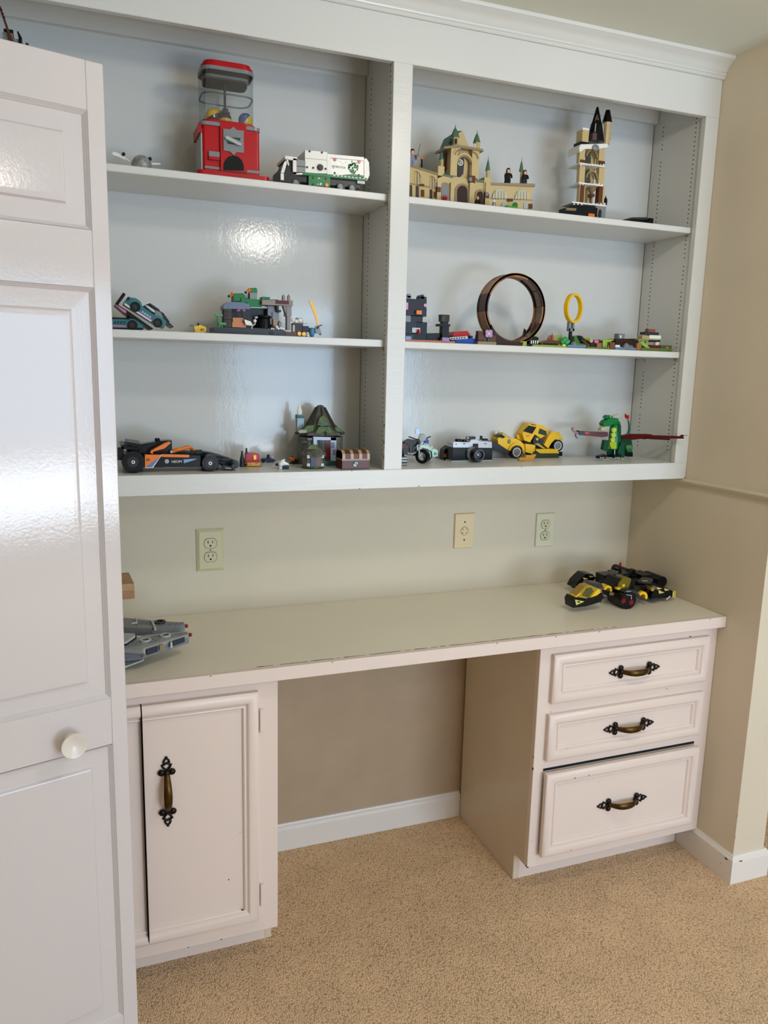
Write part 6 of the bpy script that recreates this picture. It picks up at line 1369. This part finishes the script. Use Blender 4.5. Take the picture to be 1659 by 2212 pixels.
t.p('grille', GREY, *[B(1230 + 22 * k, 395 + 8 * k, 1240 + 22 * k, 430 + 8 * k, -.052, -.046) for k in range(3)]); t.p('white_bar', WHT, T([(1405, 575, -.05), (1455, 530, -.05)], .0016)); t.p('hose', DGREY, T([(500, 350, .02), (560, 320, .03), (620, 345, .02)], .002), T([(990, 420, -.03), (1040, 400, -.02), (1100, 430, -.03)], .002))
t.p('landing_leg', BLACK, B(760, 440, 800, 'F', .02, .035), B(1120, 420, 1150, 'F', .03, .045), B(640, 400, 680, 'F', .06, .075))
t.done(drop=Z0)

# --- grey spaceship prongs
crop(230, 1220, 7.9)
Z0 = 0.7938
t = Toy('grey_spaceship', 'grey studded brick spaceship with two forward prongs half hidden by the folding door', 'toy spaceship')
Z1, Z2 = Z0 + .062, Z0 + .056
t.p('rear_prong', pl(120, 124, 126), HZ([(0, 915), (320, 905), (760, 945), (1320, 985), (1340, 1012), (780, 1085), (0, 1060)], Z1, .008)); t.p('rear_prong_side', GREY, HZ([(0, 1085), (780, 1108), (1335, 1035), (1330, 1012), (780, 1085), (0, 1060)], Z1 - .002, .016)); t.p('prong_channel', BLACK, HZ([(200, 1130), (780, 1125), (1290, 1060), (1290, 1100), (680, 1170), (300, 1160)], Z1 - .014, .006)); t.p('rear_prong_lower', GREY, HZ([(0, 1060), (780, 1100), (1335, 1030), (1335, 1060), (680, 1150), (0, 1150)], Z1 - .024, .006))
t.p('front_prong', pl(150, 152, 150), HZ([(0, 1370), (400, 1290), (680, 1195), (1385, 1140), (1400, 1180), (640, 1420), (600, 1460), (0, 1420)], Z2, .008)); t.p('front_prong_side', GREY, HZ([(640, 1420), (1400, 1180), (1405, 1215), (690, 1450), (640, 1470)], Z2 - .006, .018)); t.p('side_detail', pl(52, 56, 68), HZ([(680, 1440), (880, 1375), (880, 1395), (690, 1458)], Z2 - .004, .012), HZ([(1130, 1285), (1330, 1215), (1335, 1235), (1140, 1305)], Z2 - .004, .012)); t.p('tan_detail', DTAN, HZ([(905, 1350), (965, 1330), (968, 1352), (910, 1372)], Z2 - .003, .014)); t.p('white_detail', LGREY, HZ([(1085, 1295), (1120, 1283), (1125, 1320), (1090, 1330)], Z2 - .003, .014))
rings = []
for (x, y, z) in ((915, 985, Z1), (1005, 1215, Z2), (665, 1295, Z2)):
    p_ = atz(fx(x), fy(y), z); t.p('round_hatch', DGREY if z == Z1 else LGREY, S_ring((p_[0], p_[1], z), .0085, .0135, 0, .004, 'z', 20)); t.p('hatch_hole', BLACK, S_cyl((p_[0], p_[1], z), .0085, 0, .001, 'z', 18))
studs = []
for (pts, z) in ((((1060, 1010), (1300, 992), 7, 2, 16), Z1), (((550, 1000), (740, 1010), 6, 2, -30), Z1), (((1120, 1195), (1360, 1165), 7, 2, 26), Z2), (((760, 1240), (900, 1215), 5, 3, 36), Z2), (((400, 1340), (600, 1300), 6, 3, 30), Z2), (((740, 1330), (880, 1290), 4, 1, 20), Z2)):
    (x0, y0), (x1, y1), n, rows, dy = pts
    for i in range(n):
        for k in range(rows):
            p_ = atz(fx(x0 + (x1 - x0) * i / (n - 1)), fy(y0 + (y1 - y0) * i / (n - 1) + k * dy), z); studs.append(S_rev([(.0022, z - .0003), (.0022, z + .0017)], (p_[0], p_[1], 0), 'z', 8))
t.p('studs', GREY, *studs, stuff=True)
t.p('dish', LGREY, HZ([(0, 1250), (200, 1160), (480, 1170), (490, 1200), (330, 1310), (0, 1310)], Z2 + .012, .006)); t.p('dish_rim', BLACK, HZ([(0, 1270), (330, 1315), (500, 1205), (515, 1215), (340, 1335), (0, 1300)], Z2 + .006, .006)); t.p('pipe', LGREY, S_tube([tuple(atz(fx(x), fy(y), Z1 + .006)) for x, y in ((500, 910), (520, 990), (430, 1000))], .002, 6)); t.p('cross_bar', LGREY, HZ([(755, 945), (790, 945), (850, 1075), (815, 1085)], Z1 + .004, .006))
hb = atz(fx(-250), fy(1240), Z2)
t.p('hull', GREY, S_rev([(.02, Z0 + .014), (.10, Z0 + .020), (.125, Z0 + .036), (.125, Z0 + .044), (.09, Z0 + .058), (.04, Z0 + .064), (.0001, Z0 + .065)], (hb[0] - .06, hb[1], 0), 'z', 24))
t.p('lower_panel', LGREY, HZ([(0, 1440), (600, 1460), (650, 1480), (640, 1610), (610, 1625), (300, 1740), (0, 1760)], Z0 + .014, .004)); t.p('panel_rib', GREY, HZ([(0, 1400), (610, 1450), (610, 1470), (0, 1430)], Z2 - .004, .010), HZ([(0, 1500), (590, 1490), (600, 1515), (0, 1540)], Z2 - .020, .008), HZ([(0, 1590), (620, 1535), (630, 1560), (0, 1620)], Z2 - .032, .008)); t.p('panel_dark', DGREY, HZ([(0, 1430), (600, 1462), (590, 1530), (0, 1590)], Z2 - .026, .004)); t.p('corner_strut', LGREY, S_tube([tuple(atz(fx(640), fy(1440), Z2)), tuple(atz(fx(640), fy(1500), Z2 - .010)), tuple(atz(fx(625), fy(1600), Z0 + .012))], .003, 6))
for (x, y, z) in ((1362, 1045, Z1 - .008), (1428, 1195, Z2 - .006)):
    p_ = atz(fx(x), fy(y), z); t.p('red_lamp', pl(140, 34, 34), S_ball((p_[0], p_[1], z), .005, 12), smooth=True)
for dx in (-.10, .0): t.p('landing_foot', DGREY, S_cyl((hb[0] - .02 + dx, hb[1] + .02, 0), .012, Z0, Z0 + .03, 'z', 10))
p_ = atz(fx(150), fy(1690), Z0); t.p('landing_foot', DGREY, S_cyl((p_[0], p_[1], 0), .014, Z0, Z0 + .014, 'z', 10))
t.done(drop=Z0)

# --- wooden box on a stand
wood = mat('light_wood', (176, 140, 98), .5, vary=.12, vscale=30, bump=[(40, .1, .001, (1, 8, 8))]); dwood = mat('wood_edge', (160, 122, 82), .55, vary=.15, vscale=40)
t = Toy('wooden_box', 'light wooden box with a framed lid glimpsed right behind the folding door', 'box')
c1 = at(291, 1293, 0.0); c2 = at(291, 1276, 0.0); c3 = at(291, 1263, 0.0)
bk = atz(278, 1234, c3[2] + .006)
x1 = c1[0]; x0 = x1 - .15
yb = float(bk[1])
t.p('tray', dwood, S_box(x0, x1, 0, yb, c1[2], c2[2])); t.p('lid', wood, S_prism([(x0, 0), (x1, 0), (x1 - .001, .012), (float(bk[0]), yb), (x0, yb)], 'z', c2[2] + .0004, c3[2] + .003)); t.p('lid_frame', dwood, S_box(x0 + .02, x1 - .028, .026, yb - .02, c3[2] + .003, c3[2] + .0036)); t.p('lid_panel', pl(150, 132, 116), S_box(x0 + .024, x1 - .031, .030, yb - .024, c3[2] + .0036, c3[2] + .0042))
t.p('wall_arm', dwood, S_box(x0, x0 + .06, yb, YW - .0003, c1[2], c2[2])); t.done()
